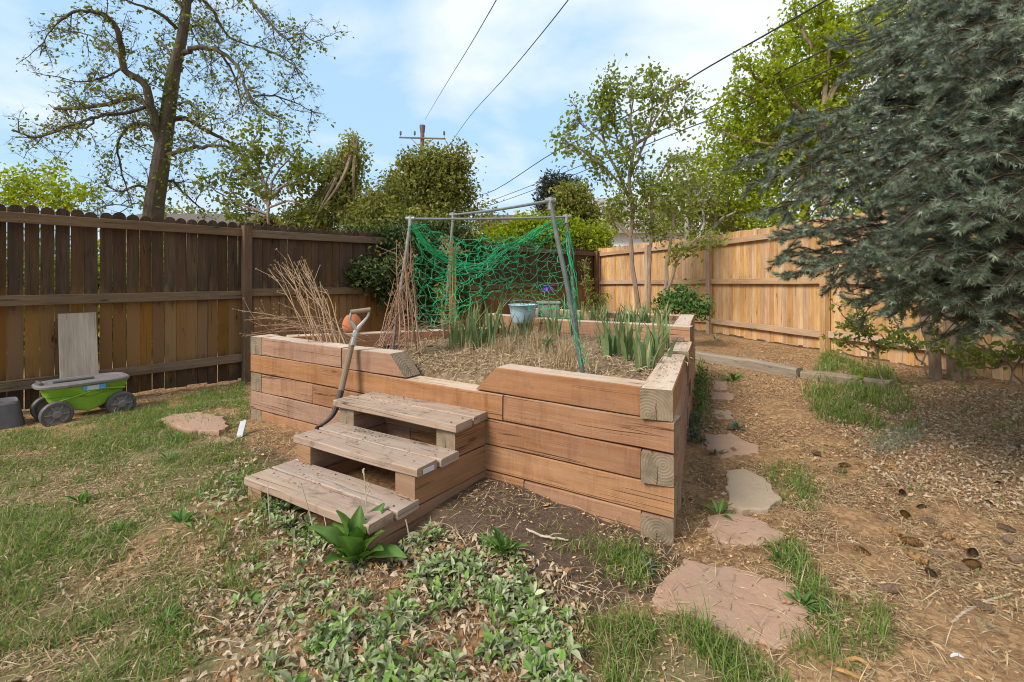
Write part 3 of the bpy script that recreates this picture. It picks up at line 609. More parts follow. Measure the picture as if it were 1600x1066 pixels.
# ------------------------------------------------------------------ wagon, board, bin, shovel, pots
def wagon():
    mid = V(-3.60, 4.10); d = nrm(V(.60, .80)); n = V(d[1], -d[0]); g0 = float(gh(*mid)) - .005
    n = n if n[1] < 0 else -n
    t = thing('garden_wagon', 'lime green plastic garden wagon with grey lid and wheels by the dark fence', 'wagon', (mid[0], mid[1], g0))
    P = lambda u, w, z: V(*(mid + d*u + n*w), g0 + z)
    m = MB(); rows = []; N = 32
    for z, hl, hw in ((.075, .185, .115), (.08, .20, .125), (.15, .225, .135), (.20, .245, .142), (.205, .255, .149), (.30, .275, .16), (.303, .279, .163)):
        for a in np.arange(N)*2*math.pi/N:
            c, s = math.cos(a), math.sin(a); e = .38; u = hl*abs(c)**e*(1 if c > 0 else -1); w = hw*abs(s)**e*(1 if s > 0 else -1)
            arch = 0
            for wu in (-.20, .20):
                if z < .25 and abs(u - wu) < .125: arch = max(arch, min(1., 1.35*(1 - (abs(u-wu)/.125)**2)) if z < .21 else .0)
            rows.append(P(u, w*(1 - .16*arch*(abs(w) > hw*.5)), z + (.07*arch if z < .1 else .02*arch*(z < .21))))
    rows = np.array(rows); k = len(rows)//N; i = np.arange(k-1)[:, None]; j = np.arange(N)[None]
    m.add(rows, np.stack([i*N+j, i*N+(j+1) % N, (i+1)*N+(j+1) % N, (i+1)*N+j], -1).reshape(-1, 4)); m.add(rows[:N], [list(range(N-1, -1, -1))]); 
    body = m.build('tub', M['green_plastic'], t, smooth=False)
    # raised wave along the near side
    m = MB(); tube(m, smooth_path([P(-.22, .146, .19), P(-.1, .150, .215), P(.02, .152, .245), P(.12, .153, .25), P(.235, .150, .235)], 5), .006, 6); m.build('side_ridge', M['green_plastic'], body)
    m = MB(); 
    for (u0, u1, mi) in ((-.02, .055, 1), (.055, .10, 0)):
        q = [P(u0, .1585, .255), P(u1, .1585, .255), P(u1, .1625, .292), P(u0, .1625, .292)]; q = [x + V(*n, 0)*.003 for x in q]
        m.add(q + [x - V(*n, 0)*.002 for x in q], [[0,1,2,3],[7,6,5,4],[0,4,5,1],[1,5,6,2],[2,6,7,3],[3,7,4,0]], None, mi)
    q = [P(-.045, .160, .262), P(-.02, .160, .262), P(-.02, .164, .292), P(-.045, .164, .292)]; q = [x + V(*n, 0)*.003 for x in q]
    m.add(q + [x - V(*n, 0)*.002 for x in q], [[0,1,2,3],[7,6,5,4],[0,4,5,1],[1,5,6,2],[2,6,7,3],[3,7,4,0]], None, 0)
    m.build('sticker', [M['sticker_blue'], M['sticker_white']], body)
    m = MB(); N = 40; rings = []
    for z, hl, hw, uo in ((.300, .278, .174, 0), (.304, .292, .182, -.006), (.320, .292, .182, -.006), (.328, .282, .174, -.005), (.328, .24, .142, .01), (.322, .225, .137, .012), (.320, .10, .08, .02)):
        r = []
        for a in np.arange(N)*2*math.pi/N:
            c, s = math.cos(a), math.sin(a); e = .45; r.append(P(uo + hl*abs(c)**e*np.sign(c)*(1.06 if c < 0 else 1), hw*abs(s)**e*np.sign(s)*(1 - .18*(c < -.3)*abs(c)), z))
        rings += r
    k = 7; i = np.arange(k-1)[:, None]; j = np.arange(N)[None]; m.add(np.array(rings), np.stack([i*N+j, i*N+(j+1) % N, (i+1)*N+(j+1) % N, (i+1)*N+j], -1).reshape(-1, 4)); m.add(rings[-N:], [list(range(N))])
    lid = m.build('lid', M['lid_plastic'], t)
    m = MB(); tube(m, smooth_path([P(-.27, -.06, .33), P(-.285, -.05, .345), P(-.285, .05, .345), P(-.27, .06, .33)], 4), .011, 8); tube(m, [P(-.2, 0, .328), P(.06, 0, .328)], .012, 8); m.build('handle', M['grey_plastic'], lid)
    for u in (-.205, .205):
        m = MB(); tube(m, [P(u, -.16, .10), P(u, .16, .10)], .012, 8); m.build('axle', M['grey_plastic'], t)
        for s in (-1, 1):
            c = P(u, s*.162, .10); ax = V(*n, 0)*s; m = MB()
            lathe(m, [(.082, -.030), (.096, -.028), (.103, -.018), (.103, .014), (.096, .024), (.082, .026), (.080, .012)], c, 36, ax); tyre = m.build('wheel', M['grey_plastic'], t)
            m = MB(); lathe(m, [(.082, -.02), (.082, .013), (.074, .014), (.06, .006), (.034, .008), (.032, .024), (.022, .03), (0., .031)], c, 36, ax)
            e1 = nrm(np.cross(ax, (0, 0, 1.))); e2 = np.cross(ax, e1)
            for k in range(6):
                a = k*math.pi/3; dr = e1*math.cos(a) + e2*math.sin(a); tube(m, [c + ax*.012 + dr*.03, c + ax*.013 + dr*.076], .009, 6)
            m.build('rim', M['lid_plastic'], tyre)
wagon()
def leaning_board():
    d = nrm(V(.66, .75)); n = V(d[1], -d[0]); n = n if n[1] < 0 else -n; c = V(-4.02, 4.50)
    m = MB(); g0 = float(gh(*c)); p = c - V(*(d*0)) 
    board(m, V(*(c + n*.20), g0 - .01), V(*(c - n*.02), .845), V(*d, 0), .265, .035, .004, me=0)
    tag(m.build('plank', M['grey_board'], base=(*(c + n*.2), g0)), 'wide grey weathered plank leaning on the dark fence behind the wagon', 'plank')
leaning_board()
def grey_bin():
    d = nrm(V(.66, .75)); n = V(d[1], -d[0]); n = n if n[1] < 0 else -n; c = V(-4.125, 3.785); g0 = float(gh(*c)) - .005
    t = thing('storage_bin', 'dark grey plastic bin with a rim standing at the foot of the dark fence', 'bin', (c[0], c[1], g0))
    P = lambda u, w, z: V(*(c + d*u + n*w), g0 + z)
    def ring(z, hl, hw): return [P(hl*abs(math.cos(a))**.3*np.sign(math.cos(a)), hw*abs(math.sin(a))**.3*np.sign(math.sin(a)), z) for a in np.arange(28)*2*math.pi/28]
    m = MB(); rg = ring(0, .22, .15) + ring(.015, .235, .163) + ring(.20, .205, .13) + ring(.215, .195, .12) + ring(.205, .18, .10) + ring(.20, .05, .03)
    N = 28; i = np.arange(5)[:, None]; j = np.arange(N)[None]; m.add(np.array(rg), np.stack([i*N+j, i*N+(j+1) % N, (i+1)*N+(j+1) % N, (i+1)*N+j], -1).reshape(-1, 4)); m.add(rg[-N:], [list(range(N))]); m.build('body', M['bin_plastic'], t)
    m = MB(); r = ring(.005, .245, .172); tube(m, r + [r[0]], .008, 6, cap=False); m.build('rim', M['grey_plastic'], t)
    m = MB(); tube(m, smooth_path([P(-.08, 0, .2), P(-.07, 0, .235), P(.07, 0, .235), P(.08, 0, .2)], 4), .012, 8); m.build('handle', M['grey_plastic'], t)
grey_bin()
def shovel():
    top = W(563, 486, 3.13); s1 = W(548, 545, 3.10); s2 = W(533, 610, 3.03); e1 = W(524, 640, 2.99); e2 = W(513, 656, 2.965); e3 = W(497, 667, 2.96)
    t = thing('garden_shovel', 'old long handled shovel with metal grip leaning on the raised bed beside the steps', 'shovel', (e3[0], e3[1], float(gh(e3[0], e3[1]))))
    m = MB(); tube(m, smooth_path([W(554, 525, 3.11), s1, s2], 5), [.0175, .018, .019, .019], 12); m.build('shaft', M['shaft'], t)
    m = MB(); tube(m, smooth_path([s2, e1, e2, e3], 5), [.020, .019, .016, .012, .009], 10); nk = m.build('neck', M['iron'], t)
    m = MB(); gx = nrm(V(.86, .35, .10)); up = nrm(top - s1)
    a, b = top + gx*.055 - up*.0, top - gx*.052
    b0 = W(554, 527, 3.11); l1 = smooth_path([b0, b0 + up*.045, b + up*-.05, b], 4); l2 = smooth_path([b0, b0 + up*.045, a - up*.05, a], 4)
    tube(m, l1, [.019, .014, .009, .010], 8); tube(m, l2, [.019, .014, .009, .010], 8); tube(m, [b0 - up*.05, b0], .0195, 12); m.build('yoke', M['grip'], t)
    m = MB(); tube(m, [b - gx*.008, top, a + gx*.008], .0155, 12); m.build('grip', M['shaft'], t)
    m = MB(); d = nrm(V(-.02, .05, -1.)); s = nrm(V(*(-FN), 0)*.25 + V(*LD, 0)*.1 + V(.15, .9, 0)); s = nrm(s - d*np.dot(s, d)); nn = np.cross(s, d); vs = []; nu = 9
    for k in range(6):
        tt = k/5; w = .06*(1 - .5*max(0, tt-.5)**2*4) if k else .02
        for j in range(nu): x = -1 + 2*j/(nu-1); vs.append(e3 + d*(.17*tt - .01) + s*x*w - nn*(.02*(1 - x*x)))
    vs = np.array(vs); i = np.arange(5)[:, None]; j = np.arange(nu-1)[None]; q = np.stack([i*nu+j, i*nu+j+1, (i+1)*nu+j+1, (i+1)*nu+j], -1).reshape(-1, 4)
    m.add(vs, q); m.add(vs + nn*.003, q[:, ::-1]); m.build('blade', M['iron'], t, smooth=True)
shovel()
def pot():
    c = W(550, 521, 4.02); c[2] = ZB + .001; m = MB(); s = .92
    # an upturned terracotta pot with a rounded shoulder
    lathe(m, [(.0, .0), (.062*s, .0), (.078*s, .012), (.086*s, .045), (.080*s, .085), (.064*s, .118), (.046*s, .136), (.044*s, .140), (.036*s, .140), (.034*s, .12), (.0, .11)], c, 32)
    tag(m.build('terracotta_pot', M['terracotta'], base=c, smooth=True), 'orange terracotta pot standing on the left timber wall of the bed', 'pot')
pot()
def bucket():
    c = W(817, 490, 4.75); c[2] = .735
    t = thing('bucket_planter', 'pale blue bucket with chipped enamel among the irises behind the net', 'bucket', c)
    m = MB(); lathe(m, [(.0, .0), (.10, .0), (.108, .01), (.122, .10), (.136, .17), (.142, .172), (.142, .18), (.13, .178), (.12, .12), (0., .11)], c, 28); m.build('body', M['bucket'], t, smooth=True)
    m = MB(); tube(m, smooth_path([c + V(-.13, 0, .17), c + V(-.10, -.06, .215), c + V(0, -.09, .225), c + V(.1, -.06, .21), c + V(.13, 0, .17)], 4), .004, 5); m.build('handle', M['steel'], t)
    c2 = W(857, 492, 5.0); c2[2] = .735; t2 = thing('box_planter', 'small pale grey box planter right of the blue bucket', 'planter', c2); m = MB()
    for (a, b, sd) in (((-.1, -.1), (.1, -.1), (0, 1)), ((-.1, .1), (.1, .1), (0, 1)), ((-.1, -.1), (-.1, .1), (1, 0)), ((.1, -.1), (.1, .1), (1, 0))):
        board(m, c2 + V(*a, .09), c2 + V(*b, .09), V(*sd, 0), .014, .17, .003)
    board(m, c2 + V(-.095, 0, .12), c2 + V(.095, 0, .12), V(0, 1, 0), .18, .02, .002); m.build('box', M['crate'], t2)
    m = MB(); 
    for (a, b, sd) in (((-.112, -.108), (.112, -.108), (0, 1)), ((-.112, .108), (.112, .108), (0, 1)), ((-.108, -.1), (-.108, .1), (1, 0)), ((.108, -.1), (.108, .1), (1, 0))):
        board(m, c2 + V(*a, .185), c2 + V(*b, .185), V(*sd, 0), .024, .018, .003)
    m.build('rim', M['crate'], t2)
bucket()
def small_bits():
    # half buried plastic edging ring in the left corner of the bed
    c = W(640, 540, 3.75); c[2] = .60; pts = [c + V(.22*math.cos(a), .14*math.sin(a), .035 + .01*math.sin(3*a)) for a in np.linspace(.0, math.pi*1.3, 22)]
    m = MB(); pts = np.array(pts); vs = np.concatenate([pts, pts - V(0, 0, .07), pts*1 + V(0, .004, 0), pts + V(0, .004, -.07)]); k = len(pts); i = np.arange(k-1)[:, None]
    q = np.concatenate([np.stack([i, i+1, i+1+k, i+k], -1).reshape(-1, 4), np.stack([i+2*k, i+3*k, i+1+3*k, i+1+2*k], -1).reshape(-1, 4), np.stack([i, i+2*k, i+1+2*k, i+1], -1).reshape(-1, 4)]); m.add(vs, q)
    tube(m, pts, .006, 6); tag(m.build('edging_strip', M['edging'], base=c), 'black plastic edging strip curving through soil near the left timber wall', 'edging')
    p = G(374, 684); q = W(381, 658, p[1] + .10); m = MB(); d = nrm(q - p); sd = nrm(np.cross(d, (0, -1, .3)))
    board(m, p, q, sd, .045, .012, .002, seg=2); tube(m, [p + sd*.018, q + sd*.018], .005, 6)
    tag(m.build('metal_bracket', M['white_metal'], base=p), 'short whitish metal strip lying near the left end of the bed', 'metal strip')
    for (px, py, ln, lb, z) in ((463, 722, .012, 'scrap of white plastic on the lowest step by its left support', .19), (1498, 1035, .022, 'curved white plastic scrap on the ground at the bottom right', None)):
        if z is None: p = G(px, py)
        else:
            p = W(px, py, (CH - z)*F/(py - HY))
        m = MB(); pts = [p + V(ln*math.cos(a), ln*.5*math.sin(a), .004 + ln*.5*math.sin(a)) for a in np.linspace(.2, 2.9, 7)]; tube(m, pts, [ln*.10, ln*.22, ln*.2, ln*.08], 6)
        tag(m.build('plastic_scrap', M['sticker_white'], base=p), lb, 'plastic scrap')
    p = G(1330, 1052); m = MB(); pts = [p + V(.055*math.cos(a), .03*math.sin(a) , .012 + .012*math.sin(2*a)) for a in np.linspace(0, 5.6, 18)]; tube(m, pts, .006, 6)
    tag(m.build('ribbon_loop', M['bud'], base=p), 'curled orange leaf strip on the ground at the bottom edge', 'leaf')
small_bits()

# ------------------------------------------------------------------ stones and landscape timber
def flag(poly, mat_, label, th=.035, lift=.012):
    P = np.array([G(*p) for p in poly]); 
    # wobble the outline
    pts = []
    for a, b in zip(P, np.roll(P, -1, 0)):
        L = np.linalg.norm(b-a); k = max(2, int(L/.032))
        for t in np.arange(k)/k: pts.append(a*(1-t) + b*t + rng.normal(0, .0075, 3)*V(1, 1, 0))
    P = np.array(pts); c = P.mean(0); z = float(gh(P[:, 0], P[:, 1]).mean()) ; A_ = np.c_[P[:, :2] - c[:2], np.ones(len(P))]
    co = np.linalg.lstsq(A_, gh(P[:, 0], P[:, 1]), rcond=None)[0]; zz = lambda Q: (Q[:, :2] - c[:2]) @ co[:2] + co[2]
    k = len(P); m = MB(); rings = []
    for sc, dz in ((1.0, -th), (1.004, lift-.012), (1.0, lift-.004), (.985, lift), (.93, lift + .002), (.8, lift+.003), (.6, lift+.003), (.35, lift+.003), (.12, lift+.003)):
        Q = c + (P - c)*V(sc, sc, 0); Q[:, 2] = zz(Q) + dz + (rng.normal(0, .0003, k) if sc < .95 else rng.normal(0, .0022, k)); rings.append(Q)
    vs = np.concatenate(rings); n = len(rings); i = np.arange(n-1)[:, None]; j = np.arange(k)[None]
    m.add(vs, np.stack([i*k+j, i*k+(j+1) % k, (i+1)*k+(j+1) % k, (i+1)*k+j], -1).reshape(-1, 4)); m.add(rings[-1], [list(range(k))])
    tag(m.build('flagstone', M[mat_], base=c), label, 'flagstone', 'flagstones laid as a path beside the raised bed')
flag([(1018,938),(1038,905),(1072,880),(1130,889),(1190,904),(1243,917),(1247,945),(1270,985),(1272,1012),(1215,1020),(1150,1000),(1085,968),(1030,955)], 'stone_red', 'largest pink flagstone, nearest the bottom edge of the photo')
flag([(1104,811),(1140,806),(1180,815),(1222,835),(1226,852),(1160,855),(1117,850)], 'stone_red', 'reddish flagstone just beyond the largest pink slab')
flag([(1135,742),(1165,741),(1195,755),(1215,778),(1215,792),(1197,804),(1160,805),(1140,797)], 'stone_tan', 'greyish tan flagstone with a rounded right edge', lift=.028)
flag([(1101,684),(1140,683),(1184,701),(1186,713),(1150,716),(1125,721),(1103,711)], 'stone_red', 'split reddish flagstone beside the dark side wall of the bed', lift=.022)
flag([(1109,614),(1145,617),(1146,627),(1111,626)], 'stone_red', 'small red flagstone low and square in front of a leafy clump')
flag([(1113,598),(1135,598),(1136,611),(1116,611)], 'stone_red', 'smallest red flagstone, farthest up the path')
flag([(1114,642),(1142,644),(1146,657),(1118,657)], 'stone_tan', 'dusty tan flagstone between two red ones on the path')
flag([(248,662),(270,654),(310,650),(345,656),(358,672),(340,681),(290,679)], 'stone_red', 'pinkish flagstone in the lawn near the left end of the bed', lift=.03)
flag([(332,690),(350,685),(366,690),(350,700)], 'stone_red', 'small flagstone corner half buried near the metal strip')
def lstone(px, py, s, label):
    p = G(px, py); m = MB(); n = 10; k = 8
    vs = [p + V(s*math.cos(a)*math.sin(b), s*.8*math.sin(a)*math.sin(b), s*.55*math.cos(b))*random.uniform(.8, 1.15) for b in np.linspace(.1, 3.0, k) for a in np.arange(n)*2*math.pi/n]
    i = np.arange(k-1)[:, None]; j = np.arange(n)[None]; m.add(np.array(vs), np.stack([i*n+j, i*n+(j+1) % n, (i+1)*n+(j+1) % n, (i+1)*n+j], -1).reshape(-1, 4)); return m, p
m, p = lstone(672, 824, .02, ''); tag(m.build('pebble', M['stone_tan'], base=p, smooth=True), 'pale pebble on dark soil right of the steps', 'pebble')
def ltimber():
    m = MB(); a = G(1086, 562); b = G(1255, 592); t = thing('landscape_timber', 'long weathered edging timber on the slope before the cedar fence', 'timber', a)
    board(m, a + V(0, .05, .045), b + V(0, .05, .045), (.5, .8, 0), .13, .13, .02, seg=10, warp=.004, me=0); m.build('beam', M['old_timber'], t)
    m = MB(); c = G(1402, 613); board(m, b + V(.03, .05, .035), c + V(0, .06, .03), (.5, .8, 0), .12, .11, .02, seg=10, warp=.004, me=0); m.build('beam', M['old_timber'], t)
ltimber()

# ------------------------------------------------------------------ ground litter, grass, weeds
def scatter(poly, n):
    """n points on the ground spread evenly (in metres) inside an outline given by its corners on the ground"""
    Q = np.array([G(*p)[:2] for p in poly]); lo, hi = Q.min(0), Q.max(0); out = []
    while sum(len(o) for o in out) < n:
        P = rng.uniform(lo, hi, (n*2, 2)); out.append(P[inpoly(P[:, 0], P[:, 1], Q)])
        if not len(out[0]) and len(out) > 60: break
    P = np.concatenate(out)[:n]; return np.c_[P, gh(P[:, 0], P[:, 1])]
def clear_of_bed(P):
    f = (P[:, :2] - A) @ FN; s = (P[:, :2] - A) @ LD; r = (P[:, :2] - A) @ (-pN)
    inside = (f < .01) & (s < LW + .05) & (r < .015) & (P[:, 1] < 6)
    st = ((P[:, :2] - SW) @ SO); sl = ((P[:, :2] - SW) @ LD); steps = (st > -.1) & (st < .80) & (sl > -.02) & (sl < .92)
    return P[~(inside | steps)]
ALLG = [(-150,1150), (-150,640), (60,628), (385,585), (390,660), (1050,850), (1085,575), (1100,525), (1290,552), (1640,610), (1700,1150)]
def field(P, s, seed):
    r = np.random.default_rng(seed); n = r.normal(size=(64, 64)); u = (P[:, 0]/s) % 64; v = (P[:, 1]/s) % 64; i = u.astype(int); j = v.astype(int); fu, fv = u-i, v-j
    g = lambda a, b: n[(i+a) % 64, (j+b) % 64]
    return g(0,0)*(1-fu)*(1-fv) + g(1,0)*fu*(1-fv) + g(0,1)*(1-fu)*fv + g(1,1)*fu*fv
def litter():
    P = clear_of_bed(scatter(ALLG, 95000)); w = 1/(1 + (P[:, 1]/3.2)**2); P = P[rng.random(len(P)) < .25 + w]
    R2 = clear_of_bed(scatter([(1110,700),(1110,560),(1290,556),(1600,600),(1650,900),(1300,900)], 34000)); P = np.concatenate([P, R2])
    soil = np.exp(-((P[:, 0]-.2)**2 + (P[:, 1]-2.1)**2)/.3**2); P = P[rng.random(len(P)) > soil*.9]
    P = np.concatenate([P, scatter([(1230,760),(1640,700),(1720,1150),(1200,1150)], 15000), clear_of_bed(scatter([(-120,700),(330,700),(330,1150),(-120,1150)], 7000))])
    n = len(P); D = rdir(n)*V(1, 1, .25); N = nrm(V(0, 0, 1) + rng.normal(0, .35, (n, 3))); m = MB(); L = rng.gamma(2.2, .0040, n) + .003
    leaves(m, P + V(0, 0, .004) + np.c_[np.zeros((n, 2)), rng.uniform(0, .007, n)], D, N, L, L*rng.uniform(.25, .7, n), .1, .05)
    tag(m.build('wood_chips', M['chips']), 'tan wood chips and leaf crumbs scattered over the bare ground', 'litter', kind='stuff')
    P = clear_of_bed(scatter([(1280,640),(1330,600),(1600,615),(1700,760),(1560,800),(1380,760)], 5200)); k = len(P); D = rdir(k)*V(1, 1, .4); m2 = MB(); L = rng.uniform(.012, .034, k)
    leaves(m2, P + V(0, 0, .008) + np.c_[np.zeros((k, 2)), rng.uniform(0, .018, k)], D, nrm(V(0, 0, 1) + rng.normal(0, .55, (k, 3))), L, L*rng.uniform(.3, .6, k), .3, .4, shape=8)
    tag(m2.build('leaf_litter', M['deadleaf']), 'pale dead leaf litter under the blue spruce', 'leaf litter', kind='stuff')
    # straw and spruce needles lying flat
    P = clear_of_bed(scatter(ALLG, 80000)); w = 1/(1 + (P[:, 1]/2.6)**3); P = P[rng.random(len(P)) < .12 + w]; soil = np.exp(-((P[:, 0]-.2)**2 + (P[:, 1]-2.1)**2)/.3**2); P = P[rng.random(len(P)) > soil]
    P = np.concatenate([P, scatter([(1230,760),(1640,700),(1720,1150),(1200,1150)], 9000), clear_of_bed(scatter([(-120,700),(330,700),(330,1150),(-120,1150)], 7000))])
    n = len(P); D = rdir(n)*V(1, 1, .18); N = nrm(V(0, 0, 1) + rng.normal(0, .3, (n, 3))); m = MB(); L = rng.gamma(4., .0125, n) + .012
    leaves(m, P + V(0, 0, .005) + np.c_[np.zeros((n, 2)), rng.uniform(0, .012, n)], D, N, L, rng.uniform(.0016, .0038, n), 0, .1)
    tag(m.build('dead_grass', M['straw']), 'dry straw and dead grass lying flat over the yard', 'straw', kind='stuff')
    # curled dead leaves round the woolly plants
    zone = [(240,1150),(330,850),(400,800),(560,800),(700,830),(900,900),(940,1150)]
    P = np.concatenate([clear_of_bed(scatter(zone, 3600)), clear_of_bed(scatter([(300,760),(400,700),(420,830),(300,860)], 260)), clear_of_bed(scatter([(480,735),(600,720),(690,770),(590,850),(430,800)], 160))]); n = len(P)
    D = rdir(n)*V(1, 1, .5); N = nrm(V(0, 0, 1) + rng.normal(0, .7, (n, 3))); m = MB(); L = rng.uniform(.012, .04, n)
    leaves(m, P + V(0, 0, .008) + np.c_[np.zeros((n, 2)), rng.uniform(0, .02, n)], D, N, L, L*rng.uniform(.3, .6, n), .35, .5, shape=8)
    P = clear_of_bed(scatter(zone, 420)); 
    for p in P:
        d = rdir(1)[0]*V(1, 1, .18); l = random.uniform(.05, .16); tube(m, smooth_path([p + V(0, 0, .006), p + d*l*.5 + V(0, 0, .012 + .02*random.random()), p + d*l + rng.normal(0, .01, 3) + V(0, 0, .012)], 3), [.0018, .0012], 4)
    tag(m.build('dead_leaves', M['deadleaf']), 'curled brown dead leaves among the woolly grey plants', 'dead leaves', kind='stuff')
litter()
def grass():
    m = MB()
    def patch(poly, tufts, per, h, hv=.35, w=.004, thr=None, s=.16, spread=.022, bend=.7):
        T = scatter(poly, tufts); T = clear_of_bed(T)
        if thr is not None: T = T[field(T, s, 5) + .4*field(T, s*.35, 9) > thr]
        T = T[rng.random(len(T)) < .97]; k = np.maximum(2, rng.poisson(per, len(T))); P = np.repeat(T, k, 0); n = len(P)
        if not n: return
        hs = np.repeat(np.exp(rng.normal(0, hv, len(T))), k)
        P = P + rng.normal(0, spread, (n, 3))*V(1, 1, 0); P[:, 2] = gh(P[:, 0], P[:, 1]) - .004
        D = rdir(n)*V(1, 1, 0); blades(m, P, D, h*hs*rng.uniform(.5, 1.15, n), w*rng.uniform(.6, 1.2, n), rng.uniform(.2, bend*2, n), 3, 0, rng.normal(0, .14, n))
    L = [(-120,1150),(-120,680),(90,672),(240,630),(380,605),(385,650),(370,690),(400,730),(360,800),(330,900),(300,1150)]
    patch(L, 12500, 6, .038, thr=-.55, w=.0038, spread=.03); patch(L, 1100, 13, .055, thr=.35, w=.0042)
    patch([(-120,1150),(-120,760),(200,830),(290,960),(260,1150)], 800, 9, .055, thr=.15, w=.0045)
    patch([(180,660),(300,610),(385,600),(388,650),(330,700),(210,740)], 640, 9, .05, thr=-.1)
    patch([(320,940),(330,840),(420,810),(400,960)], 36, 14, .085); patch([(370,770),(395,700),(440,800),(400,830)], 28, 12, .10)
    patch([(840,890),(960,870),(1010,900),(1010,960),(1080,990),(1190,1040),(1180,1150),(880,1150),(900,980)], 640, 9, .052, thr=-.05, w=.0042)
    patch([(1010,980),(1110,990),(1230,1060),(1200,1150),(960,1150)], 300, 12, .06, w=.004, thr=-.3)
    patch([(930,860),(1010,860),(1030,885),(940,900)], 45, 10, .055)
    patch([(1200,855),(1245,850),(1290,930),(1310,990),(1275,985),(1245,915)], 150, 12, .045, w=.005)
    patch([(1190,720),(1270,735),(1280,790),(1235,850),(1220,790)], 190, 9, .05, thr=-.3)
    patch([(1240,990),(1330,985),(1350,1150),(1240,1150)], 90, 9, .06, thr=0); patch([(1330,960),(1370,955),(1390,1040),(1350,1050)], 26, 10, .07)
    patch([(1255,620),(1290,555),(1390,585),(1440,660),(1420,700),(1290,670)], 900, 9, .115, thr=-.25, w=.006, spread=.03)
    patch([(1080,580),(1100,560),(1110,650),(1095,700),(1075,690)], 90, 9, .09, w=.006)
    patch([(1110,700),(1300,640),(1600,700),(1600,900),(1300,880)], 130, 7, .05, thr=.5); patch([(1330,860),(1600,900),(1600,1060),(1330,1050)], 70, 6, .04, thr=.5)
    patch([(1330,570),(1600,600),(1600,680),(1440,660)], 140, 8, .09, thr=.2); patch([(640,800),(900,860),(960,840),(700,790)], 20, 4, .04)
    patch([(0,680),(60,668),(100,680),(40,700)], 30, 9, .05); patch([(850,860),(900,840),(1010,850),(1000,872)], 22, 6, .05)
    tag(m.build('grass', M['grass']), 'patchy green grass tufts growing over the yard', 'grass', kind='stuff')
grass()
def rosettes():
    """woolly grey-green ground cover: rosettes of soft oval leaves"""
    Z = [(560,1150),(470,1010),(570,960),(520,880),(460,860),(400,800),(440,780),(560,800),(640,815),(720,830),(760,850),(720,880),(820,910),(890,970),(900,1040),(880,1150)]
    T = clear_of_bed(scatter(Z, 1250)); extra = clear_of_bed(np.concatenate([scatter([(400,960),(520,900),(560,1150),(420,1150)], 60), scatter([(300,780),(380,740),(400,820),(330,850)], 30), scatter([(730,850),(800,850),(820,900),(740,900)], 16), scatter([(330,860),(560,830),(560,960),(360,960)], 40)]))
    T = T[field(T, .11, 21) + .5*field(T, .05, 8) > -.30]; T = np.concatenate([T, extra]); m = MB()
    for p in T:
        k = random.randint(4, 9); sz = min(1.5, float(np.exp(rng.normal(0, .32))))*.034; ax = nrm(V(rng.normal(0, .38), rng.normal(0, .38), 1)); e1 = nrm(np.cross(ax, (0, 1., .1))); e2 = np.cross(ax, e1)
        a = rng.uniform(0, 6.28) + np.arange(k)*2.4 + rng.normal(0, .3, k); el = np.linspace(.2, 1.3, k) + rng.normal(0, .22, k); c, s = np.cos(a)[:, None], np.sin(a)[:, None]; ce, se = np.cos(el)[:, None], np.sin(el)[:, None]
        rad = e1*c + e2*s; D = rad*ce + ax*se; N = -rad*se + ax*ce; L = sz*(1.2 - .45*np.linspace(0, 1, k))*rng.uniform(.7, 1.2, k); hh = rng.uniform(.0, .035); st = p + ax*hh
        leaves(m, np.tile(st + V(0, 0, .006), (k, 1)) + D*.005 - ax*rng.uniform(0, .02, (k, 1)), D, N, L, L*rng.uniform(.30, .44, k), .26, rng.uniform(.0, .5), tint=rng.normal(0, .13, k) + rng.normal(0, .13), shape=8)
        if hh > .012: tube(m, [p - V(0, 0, .005), st], .0022, 4)
    tag(m.build('lambs_ear', M['lamb'], smooth=False), 'woolly grey-green ground cover in front of the steps', 'ground cover', kind='stuff')
rosettes()
def leafy(name, label, cat, p, n, L, wr, el0, el1, mat_, seed, stems=False, group=None, spread=.01, drp=.25):
    r = np.random.default_rng(seed); p = np.asarray(p, float); m = MB(); big = stems
    for k in range(n):
        a = r.uniform(0, 6.28) if n > 7 else k*2.4 + r.uniform(-.3, .3); el = el0 + (el1-el0)*k/(max(1, n-1)) + r.normal(0, .1); l = L*r.uniform(.7, 1.1)
        D = V(math.cos(a)*math.cos(el), math.sin(a)*math.cos(el), math.sin(el)); N = V(-math.cos(a)*math.sin(el), -math.sin(a)*math.sin(el), math.cos(el)); S = np.cross(D, N); q = p + V(math.cos(a), math.sin(a), 0)*spread
        nr, nc = 9, 5; vs = []; tn = []; tb = r.normal(0, .14); ph = r.uniform(0, 6)
        for i in range(nr):
            t = i/(nr-1); w = l*wr*(.10 + .0*t if t < .12 else math.sin(math.pi*min(1, (t-.1)/.92)**.8)**.85 + .04); cdir = D*t*l + N*l*(drp*.9*t - drp*1.7*t*t)
            for j in range(nc):
                x = -1 + 2*j/(nc-1); tn.append(tb + (.75 if j == nc//2 else 0.) + .10*math.sin(t*23 + j)); vs.append(q + cdir + S*x*w*.5 + N*(abs(x)*w*.22 + .06*w*math.sin(t*17 + ph + x*2)*abs(x)))
        i = np.arange(nr-1)[:, None]; j = np.arange(nc-1)[None]; m.add(np.array(vs), np.stack([i*nc+j, i*nc+j+1, (i+1)*nc+j+1, (i+1)*nc+j], -1).reshape(-1, 4), None, 0, np.array(tn))
    o = m.build(name, M[mat_], base=p, smooth=True); return tag(o, label, cat, group)
leafy('dock_plant', 'large dock plant with broad glossy dark leaves before the lowest step', 'plant', G(556, 880), 15, .205, .46, .5, 1.5, 'dock', 4, spread=.022, drp=.22)
